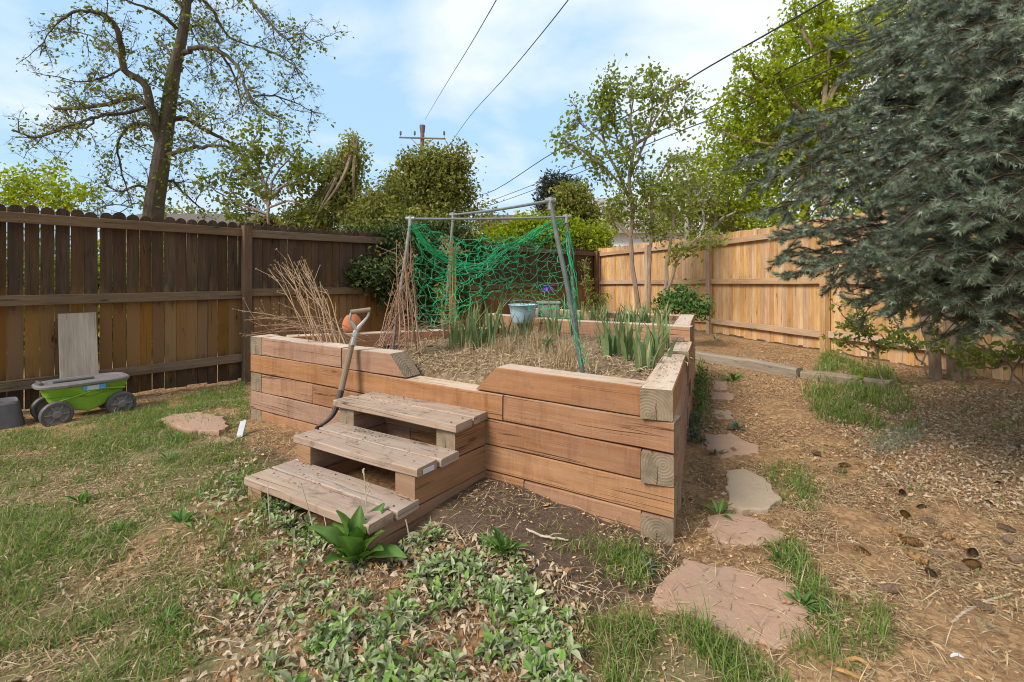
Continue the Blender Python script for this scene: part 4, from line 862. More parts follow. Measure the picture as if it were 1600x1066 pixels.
leafy('dock_plant', 'smaller dock plant with upright leaves on the dark soil right of the steps', 'plant', G(788, 868), 15, .105, .34, .5, 1.4, 'dock', 12, spread=.012)
leafy('dock_plant', 'low dark leafy weed left of the biggest dock plant', 'plant', G(452, 800), 8, .07, .4, .2, 1.0, 'weed', 3)
for px, py, n, l, w, mt_, lb in ((265,722,26,.085,.10,'weed','ferny weed clump in the lawn beyond the pinkish flagstone'), (285,820,16,.075,.3,'weed','leafy weed rosette in the lawn left of the lowest step'), (125,785,14,.08,.28,'weed','broad leafed weed clump in the lawn below the wagon'),
        (258,975,46,.062,.10,'weed','dense dark ferny weed clump near the bottom left'), (272,690,16,.07,.28,'weed','leafy weed against the front edge of the pinkish flagstone'), (1123,806,7,.10,.26,'dock','strap leaved plant between the bed wall and the path'),
        (1146,596,16,.15,.2,'dock','dark green bushy clump on the path beside the smallest flagstone'), (1118,533,9,.16,.14,'iris','small pale strappy plant before the cedar fence corner post'), (1252,948,18,.06,.3,'weed','bright dandelion clump on the right edge of the largest slab'),
        (1225,880,18,.055,.3,'weed','bright weed clump between the largest slab and the reddish one'), (1292,965,12,.05,.25,'weed','small flat weed right of the largest slab'), (1145,568,9,.13,.3,'weed','yellow green leafy plant just behind the end of the side wall'),
        (1152,672,22,.075,.2,'blueweed','bluish creeping weed behind the split flagstone'), (1118,715,16,.07,.22,'blueweed','bluish weed tucked between the wall and the tan flagstone'), (1255,522,7,.13,.25,'weed','tiny weed sprouting at the foot of the cedar fence'),
        (200,640,14,.06,.26,'weed','low weed in the lawn behind the pinkish flagstone'), (190,830,13,.06,.26,'weed','low weed in the middle of the left lawn'), (560,812,11,.06,.3,'weed','green weed under the front edge of the lowest step'),
        (1010,888,12,.055,.22,'blueweed','dusty bluish weed at the back left corner of the largest slab')):
    leafy('weed', lb, 'weed', G(px, py), n, l, w, .15, 1.2, mt_, px, group='weeds scattered over the yard')
# yellowing shrub leaf mass just behind the side wall, and low plants along the wall foot
def clump(name, label, cat, pts, n, size, mat_, spread, hgt, group=None, wr=.5):
    t = thing(name, label, cat, pts[0], group)
    for p in pts:
        m = MB(); P = np.tile(p, (n, 1)) + rng.normal(0, 1, (n, 3))*V(spread, spread, 0) + np.c_[np.zeros((n, 2)), rng.uniform(0, hgt, n)]
        D = rdir(n) + V(0, 0, .3); leaves(m, P, D, rdir(n) + V(0, 0, .8), size*rng.uniform(.6, 1.2, n), size*wr*rng.uniform(.7, 1.1, n), tint=rng.normal(0, .12, n))
        for k in range(7): q = p + rng.normal(0, spread, 3)*V(1, 1, 0) + V(0, 0, hgt*random.uniform(.5, 1)); tube(m, [p - V(0, 0, .02), (p+q)/2 + rng.normal(0, .01, 3), q], .002, 3, 1)
        m.build('foliage', [M[mat_], M['bark_brown']], t)
    return t
clump('creeping_plant', 'dark bluish foliage at the foot of the side wall nearest the camera', 'plant', [G(1082, 690), G(1085, 665)], 130, .03, 'blueweed', .035, .10)
clump('creeping_plant', 'low green foliage at the foot of the side wall farther up', 'plant', [G(1090, 640), G(1092, 615), G(1094, 600)], 130, .035, 'weed', .05, .16)
clump('weed_patch', 'fallen bluish spruce sprig and weeds on the chips under the spruce', 'sprig', [G(1375, 708), G(1400, 700), G(1420, 690)], 420, .028, 'needle', .06, .09, wr=.12)
clump('spruce_sprig', 'small blue spruce tip lying on the ground at the lower right', 'sprig', [G(1543, 985)], 160, .02, 'needle', .018, .02, wr=.1)

# pine cones and sticks
def cone_mesh(mat_, L):
    m = MB(); k = 190; i = np.arange(k); t = i/k; a = i*2.39996; r = .0125*np.sin(np.pi*np.clip(t*.86+.12, 0, 1))**.6
    P = np.stack([r*np.cos(a), r*np.sin(a), (t-.5)*L - .003], 1); D = np.stack([np.cos(a)*.5, np.sin(a)*.5, np.full(k, .9)], 1); N = np.stack([np.cos(a), np.sin(a), np.full(k, -.5)], 1)
    leaves(m, P, D, N, .011, .012, .05, -.1); tt = np.linspace(0, 1, 9); tube(m, [V(0, 0, (x-.5)*L) for x in tt], list(.0122*np.sin(np.pi*np.clip(tt*.86+.12, 0, 1))**.6 + .0005), 10); m2 = m.build('spruce_cone', M[mat_]); return m2
cones = [(1425,855,0),(1395,838,0),(1435,880,0),(1460,870,1),(1505,860,0),(1518,890,0),(1502,893,1),(1520,872,1),(1588,880,1),(1572,832,1),(1380,815,1),(1415,810,0),(1410,776,1),(1378,760,1),(1412,755,1),(1425,745,1),(1390,928,1),(1455,902,1),(1535,955,1),(1512,748,1),(1565,740,1),(1440,798,1),(1320,733,0),(1345,732,0),(1312,740,1),(1275,712,1),(1560,760,1),(1596,700,1),(1545,790,1),(1480,845,0),(1345,870,0),(1575,850,1),(1450,820,1)]
proto = {}
for k, (px, py, dk) in enumerate(cones):
    p = G(px, py)
    if dk not in proto: proto[dk] = o = cone_mesh('cone_dark' if dk else 'cone', .062)
    else: o = proto[dk].copy(); C.objects.link(o)
    s = random.uniform(.7, 1.05) if dk else random.uniform(.85, 1.15); o.scale = (s, s, s)
    o.location = p + V(0, 0, .019*s); o.rotation_euler = (R(90) + random.uniform(-.2, .2), random.uniform(0, 6), random.uniform(0, 6.28))
    tag(o, 'dark weathered spruce cone lying on the needle covered ground under the spruce' if dk else 'orange brown spruce cone lying on the needle covered ground under the spruce', 'pine cone', 'fallen dark cones under the spruce' if dk else 'fallen orange brown cones under the spruce')
def stick(pts, r, label, mat_='stick', z=.008, fork=False):
    P = np.array([G(*p) + V(0, 0, z) for p in pts]); P = smooth_path(P, 4) + rng.normal(0, .0015, (len(smooth_path(P, 4)), 3)); m = MB(); tube(m, P, [r*.8, r, r*.9, r*.55], 7)
    if fork: k = len(P)//2; tube(m, [P[k], P[k] + V(.02, .015, .004), P[k] + V(.055, .02, .002)], [r*.6, r*.3], 5)
    tag(m.build('stick', M[mat_], base=P[0], smooth=True), label, 'stick', 'sticks lying on the ground')
stick([(823,829),(845,840),(870,845),(889,847)], .0055, 'pale stick on the dark soil right of the smaller dock plant', fork=True)
stick([(1487,978),(1505,962),(1535,945),(1578,930)], .006, 'long pale curved stick on the ground at the lower right')
stick([(1325,848),(1338,852),(1350,857)], .006, 'short pale stick on the bare ground above the cones')
stick([(1222,950),(1232,951),(1238,950)], .006, 'dark twig lying on the right side of the largest slab', 'dry_red', .022)
stick([(330,1000),(375,1010),(400,1012)], .005, 'pale broken stick in the dead leaves at the lower left')
stick([(395,990),(430,935),(470,915)], .0035, 'thin dead stem arching among dead leaves', z=.02)
stick([(95,915),(100,930),(112,942)], .005, 'short whitish stick in the left lawn')
stick([(228,990),(230,1010)], .006, 'stubby white stick near the ferny weed', z=.01)
stick([(560,862),(520,880),(505,900),(470,905)], .004, 'bent dry stem beside the large dock plant', z=.015)
stick([(900,990),(915,965)], .004, 'brown twig at the edge of the grass right of the woolly plants', 'dry_red')
stick([(1385,812),(1425,835),(1440,840)], .003, 'thin brown twig between the cones', 'dry_red')
# standing dead stalks before the lowest step
for px, py, top, lb in ((574,858,733,'pale dead stalk with a forked top standing before the lowest step'), (495,850,755,'thin leaning dead stalk left of the dock plant'), (424,835,757,'short upright dead stalk at the left end of the lowest step'), (512,850,805,'stub of a dead stalk under the lowest tread'), (640,850,812,'broken stalk at the right foot of the steps')):
    p = G(px, py); q = W(px - 6 if px != 495 else 470, top, p[1] + .01); m = MB(); tube(m, smooth_path([p, (p+q)/2 + rng.normal(0, .004, 3), q], 3), [.003, .0026, .0024], 5)
    if px == 574:
        for s in (-1, 1, 1): c = p*.3 + q*.7 + (q-p)*random.uniform(-.2, .1); tube(m, [c, c + V(.012*s, 0, .02), c + V(.02*s, .004, .04)], [.002, .0016], 4)
        for k in range(6): lathe(m, [(0, -.004), (.004, 0), (0, .005)], q + V(random.uniform(-.003, .003), 0, -.005*k), 6)
    tag(m.build('dead_stalk', M['stick'], base=p), lb, 'stalk', 'dead stalks in front of the steps')

# ------------------------------------------------------------------ plants in the bed
def iris(label, pts, k, h, w=.028, flower=None, sc=.5):
    t = thing('iris_clump', label, 'iris', pts[0], 'iris clumps in the raised bed')
    for p in pts:
        n = k; m = MB(); a = rng.uniform(0, math.pi); D = np.stack([np.cos(a + rng.normal(0, .5, n)), np.sin(a + rng.normal(0, .5, n)), np.zeros(n)], 1)*rng.choice([-1, 1], (n, 1))
        P = np.tile(p, (n, 1)) + D*rng.uniform(.0, .05, (n, 1)) + rng.normal(0, .012, (n, 3))*V(1, 1, 0)
        blades(m, P, D, h*rng.uniform(.55, 1.15, n), w*rng.uniform(.7, 1.1, n), rng.uniform(.05, sc, n), 5, 0, rng.normal(0, .10, n)); m.build('leaf_fan', M['iris'], t)
    return t
def bp(px, py, z=.64): Z = (CH - z)*F/(py - HY); q = W(px, py, Z); return q
iris('broad bladed iris clump in the front right corner of the bed', [bp(x, y) for x, y in ((952,553),(968,560),(985,566),(1000,574),(962,548),(1022,560),(1032,555),(1008,580),(940,545),(980,556),(1040,548),(955,560),(1028,566))], 9, .285, .034, sc=.42)
iris('tall iris clump beside the tied straw stalk', [bp(x, y) for x, y in ((715,538),(735,540),(755,538),(775,532),(728,532),(790,530),(700,530),(765,528),(722,545),(745,548),(768,544),(708,546))], 8, .38, .028, sc=.5)
iris('iris clump in the middle of the bed behind dry grass', [bp(x, y, .66) for x, y in ((800,536),(822,532),(870,530),(895,524),(905,515))] + [bp(x, y, .66) for x, y in ((812,524),(838,520),(860,522),(880,518),(850,514),(825,514))], 8, .24, .024, sc=.5)
iris('pale row of irises along the upper tier beside the timber', [bp(x, y, .735) for x, y in ((912,509),(925,507),(940,509),(955,507),(972,509),(985,507),(1000,509),(1015,508),(1030,509),(1042,507),(935,503),(965,503),(1010,503),(1038,502),(990,503))], 9, .235, .022, sc=.55)
iris('irises at the left of the upper tier behind the trellis leg', [bp(x, y, .735) for x, y in ((868,507),(882,505),(895,507),(905,504),(875,502))], 7, .22, .022, sc=.6)
fl = thing('iris_flower', 'single purple iris flower on a tall stem right of the blue bucket', 'flower', bp(853, 510, .735)); fp = np.array(fl.location); ft = W(857, 449, fp[1])
m = MB(); tube(m, smooth_path([fp, (fp + ft)/2 + V(.01, 0, 0), ft - V(0, 0, .02)], 4), .004, 6); m.build('stem', M['iris'], fl)
m = MB(); n = 30; a = rng.uniform(0, 6.28, n); up = rng.uniform(-.9, 1.1, n); leaves(m, np.tile(ft - V(0, 0, .01), (n, 1)), np.stack([np.cos(a), np.sin(a), up], 1), np.stack([-np.cos(a)*up, -np.sin(a)*up, np.ones(n)], 1), rng.uniform(.04, .07, n), rng.uniform(.03, .045, n), .3, .4, shape=8); m.build('petal', M['petal'], fl)

def stems(mb, base, tips, r, sub=0, seedh=0., sag=.08, n=4, mi=0):
    for b, t in zip(base, tips):
        b = np.asarray(b, float); t = np.asarray(t, float); L = np.linalg.norm(t - b); P = smooth_path([b, b*.66 + t*.34 + rng.normal(0, .02*L, 3) + V(0, 0, sag*L*.6), b*.3 + t*.7 + rng.normal(0, .02*L, 3) + V(0, 0, sag*L*.5), t], 4)
        tube(mb, P, [r, r*.8, r*.5], n, mi)
        for k in range(sub):
            i = random.randint(5, len(P)-2); d = nrm(nrm(t - b) + rng.normal(0, .5, 3)); l = L*random.uniform(.08, .22); q = P[i] + d*l; tube(mb, [P[i], P[i] + d*l*.5 + rng.normal(0, .01*l, 3), q], [r*.5, r*.3], 3, mi)
            if seedh: heads.append((q, seedh))
        if seedh: heads.append((t, seedh))
def headmesh(mb, mi=1):
    for q, s in heads:
        k = 14; D = rdir(k); leaves(mb, np.tile(q, (k, 1)), D, rdir(k), s*rng.uniform(.6, 1.1, k), s*.5, mi=mi)
heads = []
# bundle of thick dry stalks fanning up and left from the left corner
m = MB(); b0 = W(535, 536, 3.5); tips = []; bs = []
for k in range(15):
    f = random.random(); tips.append(W(418 + 55*f + random.uniform(-8, 10), 398 + 40*random.random() + 18*(f < .2), 3.55 + random.uniform(-.2, .25))); bs.append(b0 + V(random.uniform(-.22, .05), random.uniform(-.08, .12), -.05))
stems(m, bs, tips, .0042, 4, .011, .05, 5)
for px, py, bx in ((500,440,512),(505,462,528),(503,448,540),(525,480,530),(468,430,505),(496,466,520)):
    stems(m, [W(bx, 540, 3.45)], [W(px, py, 3.5)], .005, 3, 0, .02, 5)
headmesh(m); tag(m.build('dry_stalks', [M['dry'], M['seed']], base=b0), 'fan of thick dry stalks with seed heads rising from the left corner of the bed', 'dead plant')
heads = []; m = MB(); b1 = W(560, 526, 3.6)
for k in range(14):
    stems(m, [b1 + V(random.uniform(-.25, .1), random.uniform(-.12, .1), -.03 + random.uniform(0, .05))], [W(random.uniform(372, 470), random.uniform(478, 528), 3.35 + random.uniform(-.15, .35))], .003, 4, .009, .10, 4)
headmesh(m); tag(m.build('dry_stalks', [M['dry_red'], M['seed']], base=b1), 'bundle of reddish dry twigs lying out over the left end of the bed', 'dead plant')
# dead vine climbing the left trellis leg
heads = []; m = MB(); vb = W(618, 546, 3.4)
for k in range(46):
    h = random.random(); base_ = W(random.uniform(585, 660), random.uniform(528, 556), 3.4 + random.uniform(-.15, .2)); tip = W(628 + random.uniform(-14, 24)*(1.2 - h*.5), 520 - 150*h + random.uniform(-10, 10), 3.42 + random.uniform(-.07, .09))
    stems(m, [base_], [tip], random.uniform(.0018, .0042), 4, .012 if random.random() < .5 else 0, .06, 4)
for k in range(26):
    stems(m, [W(random.uniform(590, 690), random.uniform(515, 550), 3.5 + random.uniform(-.2, .3))], [W(random.uniform(600, 720), random.uniform(490, 530), 3.6 + random.uniform(-.2, .3))], .0022, 3, .009, .25, 3)
headmesh(m); tag(m.build('dead_vine', [M['dry_red'], M['seed']], base=vb), 'tangled brown dead vine climbing the left leg of the trellis', 'dead plant')
# tied straw-coloured stalk with a bushy head
heads = []; m = MB(); sb = W(708, 536, 3.95)
for k in range(22):
    o = rng.normal(0, .014, 3)*V(1, 1, 0); p = sb + o; q = W(706 + random.uniform(-5, 5), 395, 3.92) + o*.7; tube(m, smooth_path([p, (p*2+q)/3 + rng.normal(0, .006, 3), (p+q*2)/3 + rng.normal(0, .006, 3), q], 3), [.005, .004], 4)
    stems(m, [q], [W(706 + random.uniform(-26, 24), random.uniform(366, 402), 3.92 + random.uniform(-.1, .1))], .0022, 3, .012, .05, 3)
for k in range(40): z = random.uniform(400, 530); p = W(708, z, 3.94) ; stems(m, [p], [p + rng.normal(0, .055, 3) + V(0, 0, .02)], .0014, 1, .009, .1, 3)
headmesh(m); tag(m.build('dead_stalk_bundle', [plain('tan_stalk', (.36,.20,.085), .9, var=.3, scale=40), leafmat('tan_head', (.34,.24,.12), (.50,.38,.2), .2, None, .9)], base=sb), 'thick upright tan bundle of dead stems with a bushy top inside the trellis', 'dead plant')
# dry grass inside the bed (nobody could count it)
m = MB(); n = 1000; P = []
while len(P) < n:
    px, py = random.uniform(690, 930), random.uniform(508, 590)
    if py > 535 + (px - 690)*.22 + 15 or (px > 905 and py > 560): continue
    P.append(bp(px, py, .655))
P = np.array(P); P[:, 2] = bedz(P[:, 0], P[:, 1]) - .003; D = rdir(n)*V(1, 1, 0); blades(m, P, D, rng.uniform(.04, .17, n), rng.uniform(.0018, .004, n), rng.uniform(.1, 1.1, n), 3, 0, rng.normal(0, .12, n))
for cx, cy, nn, hh in ((890,566,420,.14),(880,552,260,.15),(905,576,200,.10),(790,548,200,.14),(840,542,220,.17),(830,515,160,.22)):
    c = bp(cx, cy, .655); q = c + rng.normal(0, .05, (nn, 3))*V(1, 1, 0); q[:, 2] = bedz(q[:, 0], q[:, 1]); blades(m, q, rdir(nn)*V(1, 1, 0), hh*rng.uniform(.5, 1.2, nn), rng.uniform(.0016, .0032, nn), rng.uniform(.1, .9, nn), 3, 0, rng.normal(0, .12, nn))
tag(m.build('dry_grass', M['straw']), 'standing straw coloured dry grass in the middle of the bed', 'dry grass', kind='stuff')
m = MB(); n = 9000; U = rng.uniform(0, 1, (n, 2)); P = inA + (inB - inA)*U[:, :1]*.99 + (-FN)*U[:, 1:]*1.5*rng.uniform(.1, 1, (n, 1)); P = np.c_[P, bedz(P[:, 0], P[:, 1])]
P[:, 2] += .004 + rng.uniform(0, .022, n)*(U[:, 1] > .08); D = rdir(n)*V(1, 1, .3); L = rng.gamma(3., .013, n) + .01; leaves(m, P, D, nrm(V(0, 0, 1) + rng.normal(0, .4, (n, 3))), L, np.minimum(L*.3, rng.uniform(.002, .009, n)), .1, .2)
k = 700; U = rng.uniform(0, 1, (k, 2)); 
for px, py in rng.uniform((1015, 555), (1075, 600), (0, 2)): pass
tag(m.build('straw_mulch', M['straw']), 'straw mulch and dry stems covering the soil of the bed', 'straw', kind='stuff')
# crumbs of soil and needles on the timber tops and treads
m = MB(); n = 900; u = rng.uniform(.05, 2.9, n); P = A + SD*np.minimum(u, 1.85)[:, None] + pN*rng.uniform(.01, .135, (n, 1)); keep = rng.random(n) < np.clip((u - .15), 0, 1)*1.2; P = np.c_[P, np.full(n, ZA + .002) - .03*np.minimum(u, 1.9)/1.9]; P = P[keep]
n2 = 420; i = rng.integers(0, 3, n2); off = rng.uniform(0, 1, n2)**1.5; tx = np.where(rng.random(n2) < .6, rng.normal(.62, .13, n2), rng.uniform(.02, .86, n2)); Q = SW + SO*(run*i + .01 + .2*off)[:, None] + LD*np.clip(tx, .01, .87)[:, None]; Q = np.c_[Q, np.array(Zs)[i] + .001]; P = np.concatenate([P, Q])
n = len(P); L = rng.uniform(.004, .016, n); leaves(m, P + V(0, 0, .001), rdir(n)*V(1, 1, .15), nrm(V(0, 0, 1) + rng.normal(0, .3, (n, 3))), L, L*rng.uniform(.2, .7, n), .2, .1)
tag(m.build('debris', M['cone_dark']), 'dark crumbs of soil and needles on the treads and side wall top', 'debris', kind='stuff')
for lb, pts, mt_, sp, hg, n, sz in (('young green weed near the front beam of the bed', [bp(858, 553)], 'weed', .02, .10, 60, .04), ('slender green sapling shoot before the corner of the fences', [W(917, 490, 5.2), W(920, 470, 5.2), W(917, 450, 5.2), W(914, 425, 5.2)], 'leaf_spring', .03, .14, 36, .05),
        ('short leafy shoot right of the slender sapling shoot', [W(936, 490, 5.3), W(940, 475, 5.3)], 'leaf_spring', .04, .12, 60, .05), ('bright green shoot beside the tied tan stalk', [W(694, 500, 4.1), W(690, 470, 4.1)], 'leaf_spring', .035, .14, 60, .045)):
    clump('leafy_shoot', lb, 'plant', pts, n, sz, mt_, sp, hg)

# ------------------------------------------------------------------ trees and shrubs
def twigs(limbs, mw, spacing, l0, l1, up=.1, depth=2, r=.012, out=None, curl=.25):
    """grow side twigs along limbs; returns the points that carry leaves"""
    pts = []
    for P in limbs:
        P = np.asarray(P); seg = np.linalg.norm(np.diff(P, axis=0), axis=1); tot = seg.sum(); s = np.concatenate([[0], np.cumsum(seg)])
        for d in np.arange(tot*.12, tot, spacing):
            d = min(tot*.999, d + random.uniform(-.4, .4)*spacing); i = np.searchsorted(s, d) - 1; i = max(0, min(i, len(seg)-1)); p = P[i] + (P[i+1]-P[i])*((d - s[i])/max(seg[i], 1e-6)); T = nrm(P[i+1]-P[i])
            dr = nrm(T*.5 + rng.normal(0, .75, 3) + V(0, 0, up)); L = random.uniform(l0, l1)*(1 - .35*d/tot); q = [p]; v = dr.copy(); n = 5
            for k in range(n): v = nrm(v + rng.normal(0, curl, 3)*V(1, .6, 1) + V(0, 0, up*.35)); q.append(q[-1] + v*L/n)
            q = np.array(q); tube(mw, q, [r, r*.35], 4 if r > .008 else 3, cap=False); pts += list(q[2:])
            if depth > 1: pts += twigs([q], mw, spacing*.42, l0*.33, l1*.42, up, depth-1, r*.45)
        pts.append(P[-1])
    return pts
def leafcloud(mb, pts, per, size, spread, wr=.7, up=.2, keep=1., tv=.12):
    pts = np.asarray(pts); pts = pts[rng.random(len(pts)) < keep]; k = rng.poisson(per, len(pts)); tn = np.repeat(rng.normal(0, tv, len(pts)), k); P = np.repeat(pts, k, 0); n = len(P)
    P = P + rng.normal(0, spread, (n, 3)); D = rdir(n) + V(0, 0, -.15); N = rdir(n) + V(0, 0, up*3); L = size*rng.uniform(.55, 1.25, n)
    leaves(mb, P, D, N, L, L*wr*rng.uniform(.7, 1.1, n), .2, .2, tint=tn)
def blob_pts(blobs, n, shell=.55):
    out = []; vol = np.array([b[1][0]*b[1][1]*b[1][2] for b in blobs])**.75; ks = np.maximum(3, (n*vol/vol.sum()).astype(int))
    for (c, r), k in zip(blobs, ks):
        d = rdir(k); rad = shell + (1-shell)*rng.random(k)**.7; rad *= 1 + .12*np.sin(d[:, 0]*5 + c[0]*3)*np.cos(d[:, 2]*6 + c[2]*2); out.append(np.asarray(c) + d*np.asarray(r)*rad[:, None])
    return np.concatenate(out)
def bush(name, label, cat, base, blobs, n, per, size, spread, leaf, wood_='bark_brown', trunk=None, nst=14, wr=.6, shell=.45, group=None, r0=.03, tv=.14):
    base = np.asarray(base, float); t = thing(name, label, cat, base, group); P = blob_pts(blobs, n, shell); m = MB()
    if trunk is not None: tube(m, smooth_path(trunk, 4), [r0, r0*.6], 8); fork = np.asarray(trunk[-1])
    else: fork = base + V(0, 0, .05)
    for q in P[rng.integers(0, len(P), nst)]:
        mid = fork*.5 + q*.5 + rng.normal(0, .06*np.linalg.norm(q-fork), 3); tube(m, smooth_path([fork, mid, q], 4), [r0*.55, r0*.12], 5, cap=False)
    m.build('trunk', M[wood_], t); m = MB(); leafcloud(m, P, per, size, spread, wr, tv=tv); m.build('crown', M[leaf], t); return t
E = lambda px, py, Z, rx, ry, rz=None: (W(px, py, Z), (rx/F*Z, (rz or rx*.8)/F*Z, ry/F*Z))

# the big tree behind the dark fence
def big_tree():
    Z = 10.5; t = thing('spreading_tree', 'large old tree with crooked dark limbs and sparse new leaves behind the dark fence', 'tree', V(*W(238, 335, Z)[:2], 0)); m = MB(); limbs = []
    def limb(pts, r0, r1, dz=0., n=8):
        k = len(pts); P = smooth_path([W(x, y, Z + dz*(i/(k-1))) for i, (x, y) in enumerate(pts)], 4); L = np.linalg.norm(np.diff(P, axis=0), axis=1).sum(); P[1:-1] += rng.normal(0, .005*min(L, 2.5), (len(P)-2, 3)); tube(m, P, [r0, (r0+r1)*.5, r1], n); limbs.append(P); return P
    _l = limb
    def limb(pts, r0, r1, dz=0.): return _l(pts, r0*.82, r1*.9, dz)
    tr = smooth_path([W(238, 450, Z), W(240, 335, Z), W(246, 290, Z), W(255, 230, Z), W(262, 180, Z), (W(272, 110, Z)), W(284, 60, Z), W(292, 0, Z), W(297, -70, Z)], 5); tube(m, tr, [.22, .19, .175, .155, .135, .105, .09, .075], 14)
    limb([(256,240),(246,205),(237,165),(222,128),(195,108),(189,72),(180,40),(165,25),(140,17),(115,20),(90,36)], .12, .022, -1.2)
    limb([(240,182),(225,160),(205,152),(170,163),(120,169),(86,170)], .075, .045, 1.)
    limb([(236,165),(200,175),(150,182),(120,192),(60,215),(25,205)], .05, .012, -1.5); limb([(150,182),(135,200),(95,198),(62,214),(40,210)], .03, .01, .4)
    limb([(254,222),(232,198),(212,193),(196,203),(184,225),(187,255),(196,290),(207,325)], .055, .012, .8); limb([(190,95),(165,68),(140,55),(108,48)], .03, .01, 1.2); limb([(192,105),(165,120),(128,128),(88,120)], .03, .008, -1.)
    limb([(272,95),(258,72),(240,57)], .045, .014, .6); limb([(276,45),(255,25),(230,12),(205,4),(170,-10)], .05, .012, -1.); limb([(264,120),(245,110),(225,108)], .03, .01, .8)
    limb([(284,85),(305,76),(335,78),(362,93),(376,115),(386,142),(403,166),(440,190)], .07, .014, -1.2); limb([(345,82),(362,110),(372,140),(380,172)], .035, .01, .8)
    limb([(268,187),(290,186),(318,202),(346,216),(366,228),(386,258),(395,272)], .07, .018, 1.); limb([(258,243),(290,234),(325,228),(360,231),(384,250)], .065, .018, -.8)
    limb([(298,-15),(330,12),(352,52),(385,70),(410,75)], .05, .012, .8); limb([(300,-30),(370,-15),(410,22),(445,60),(470,52),(498,72)], .05, .01, -1.); limb([(288,50),(312,40),(330,60),(344,70)], .03, .008, 1.5)
    limb([(272,165),(295,160),(318,180),(340,186)], .035, .008, -1.); limb([(287,20),(300,50),(310,68)], .03, .008, 1.); limb([(246,285),(270,284),(285,300),(320,330)], .05, .014, .7); limb([(245,300),(215,290),(190,300),(165,290)], .04, .01, -.6)
    limb([(360,231),(385,250),(395,290),(400,320)], .03, .008, .4); limb([(395,150),(430,150),(470,165),(495,180)], .03, .007, .5); limb([(410,75),(450,95),(480,120)], .03, .007, -.4); limb([(90,36),(70,60),(62,90)], .02, .006, .3); limb([(207,325),(180,320),(150,325)], .02, .006, .3); limb([(292,8),(320,-20),(345,-40)], .05, .02, .5); limb([(291,15),(262,-10),(220,-30)], .05, .02, -.5)
    pts = twigs(limbs, m, .19, .3, 1.2, -.02, 3, .011); m.build('trunk', M['bark_dark'], t)
    m = MB(); leafcloud(m, pts, 1.0, .08, .07, .8, keep=.085); tp = tr[4:28] + 0; leafcloud(m, np.repeat(tp, 6, 0), 2.2, .10, .16, .8); m.build('crown', M['leaf_spring'], t)
big_tree()
bush('background_tree', 'pale green treetop showing over the fence at the far left', 'tree', V(*W(45, 330, 16)[:2], 0), [E(15, 290, 16, 28, 24), E(50, 285, 16, 22, 26), E(35, 312, 16, 40, 14)], 190, 7, .15, .14, 'leaf_lime', r0=.05)
bush('background_tree', 'small pale green treetop just left of the big tree trunk', 'tree', V(*W(90, 330, 15.5)[:2], 0), [E(85, 290, 15.5, 20, 38), E(95, 318, 15.5, 26, 18), E(130, 305, 15.5, 22, 14)], 170, 6, .15, .15, 'leaf_lime', r0=.05)
def sap(name, label, Z, stems_, per, size, leaf, spacing=.22, l0=.3, l1=.8, r0=.035, keep=.8, up=.12, base=None, wood_='bark_brown', zb=None, spread=.06):
    P0 = W(*stems_[0][0], Z); t = thing(name, label, 'tree', V(P0[0], P0[1], 0 if zb is None else zb)); m = MB(); limbs = []
    for k, st in enumerate(stems_):
        P = smooth_path([W(x, y, Z + .25*math.sin(k*2.1)*(i/max(1, len(st)-1))*(Z/8)) for i, (x, y) in enumerate(st)], 4); P[1:-1] += rng.normal(0, .008, (len(P)-2, 3)); tube(m, P, [r0, r0*.7, r0*.28], 7); limbs.append(P); r0 *= .93
    pts = twigs([P[int(len(P)*.3):] for P in limbs], m, spacing, l0, l1, up, 2, .009); m.build('trunk', M[wood_], t); m = MB(); leafcloud(m, pts, per, size, spread, .75, keep=keep); m.build('crown', M[leaf], t); return t
sap('bushy_tree', 'bushy young tree with a pale forked stem left of the ivy covered trunk', 8.6, [[(418,440),(420,340),(422,300),(432,270),(455,245),(470,225)], [(420,330),(414,290),(405,255),(395,225),(410,200)], [(420,310),(445,290),(470,285),(490,265)], [(419,320),(390,290),(370,270),(350,262)], [(418,335),(380,320),(340,300),(320,280)], [(420,325),(450,315),(480,320)], [(414,290),(430,250),(440,215)], [(419,335),(395,330),(350,328)]], 2.4, .085, 'leaf_spring', .17, .3, .8, .028, .8, wood_='bark_pale' if False else 'bark_brown')
bush('ivy_tree', 'tall trunk wrapped in ivy with a flat cut side left of the utility pole', 'tree', V(*W(545, 360, 9.2)[:2], 0), [E(548, 250, 9.2, 20, 44, 16), E(520, 280, 9.2, 26, 38, 20), E(515, 330, 9.2, 34, 34, 24), E(552, 320, 9.2, 16, 60, 16), E(480, 345, 9.0, 40, 22)], 1000, 8, .085, .085, 'leaf_olive', trunk=[W(552, 440, 9.2), W(553, 300, 9.2), W(556, 215, 9.2)], r0=.09, tv=.2)
bush('broadleaf_tree', 'dense rounded green tree below the utility pole', 'tree', V(*W(670, 360, 9.6)[:2], 0), [E(660, 270, 9.6, 40, 30, 34), E(700, 280, 9.6, 38, 42, 34), E(650, 310, 9.6, 52, 36, 36), E(700, 325, 9.6, 42, 34, 30), E(690, 252, 9.6, 26, 18), E(625, 335, 9.4, 40, 26), E(723, 260, 9.6, 14, 24), E(655, 350, 9.0, 60, 24), E(640, 252, 9.6, 14, 16), E(720, 235, 9.6, 10, 14), E(615, 300, 9.5, 16, 20), E(735, 300, 9.6, 10, 24), E(665, 243, 9.6, 12, 14)], 1800, 9, .085, .085, 'leaf_green', trunk=[W(670, 470, 9.6), W(672, 340, 9.6)], r0=.08, tv=.22)
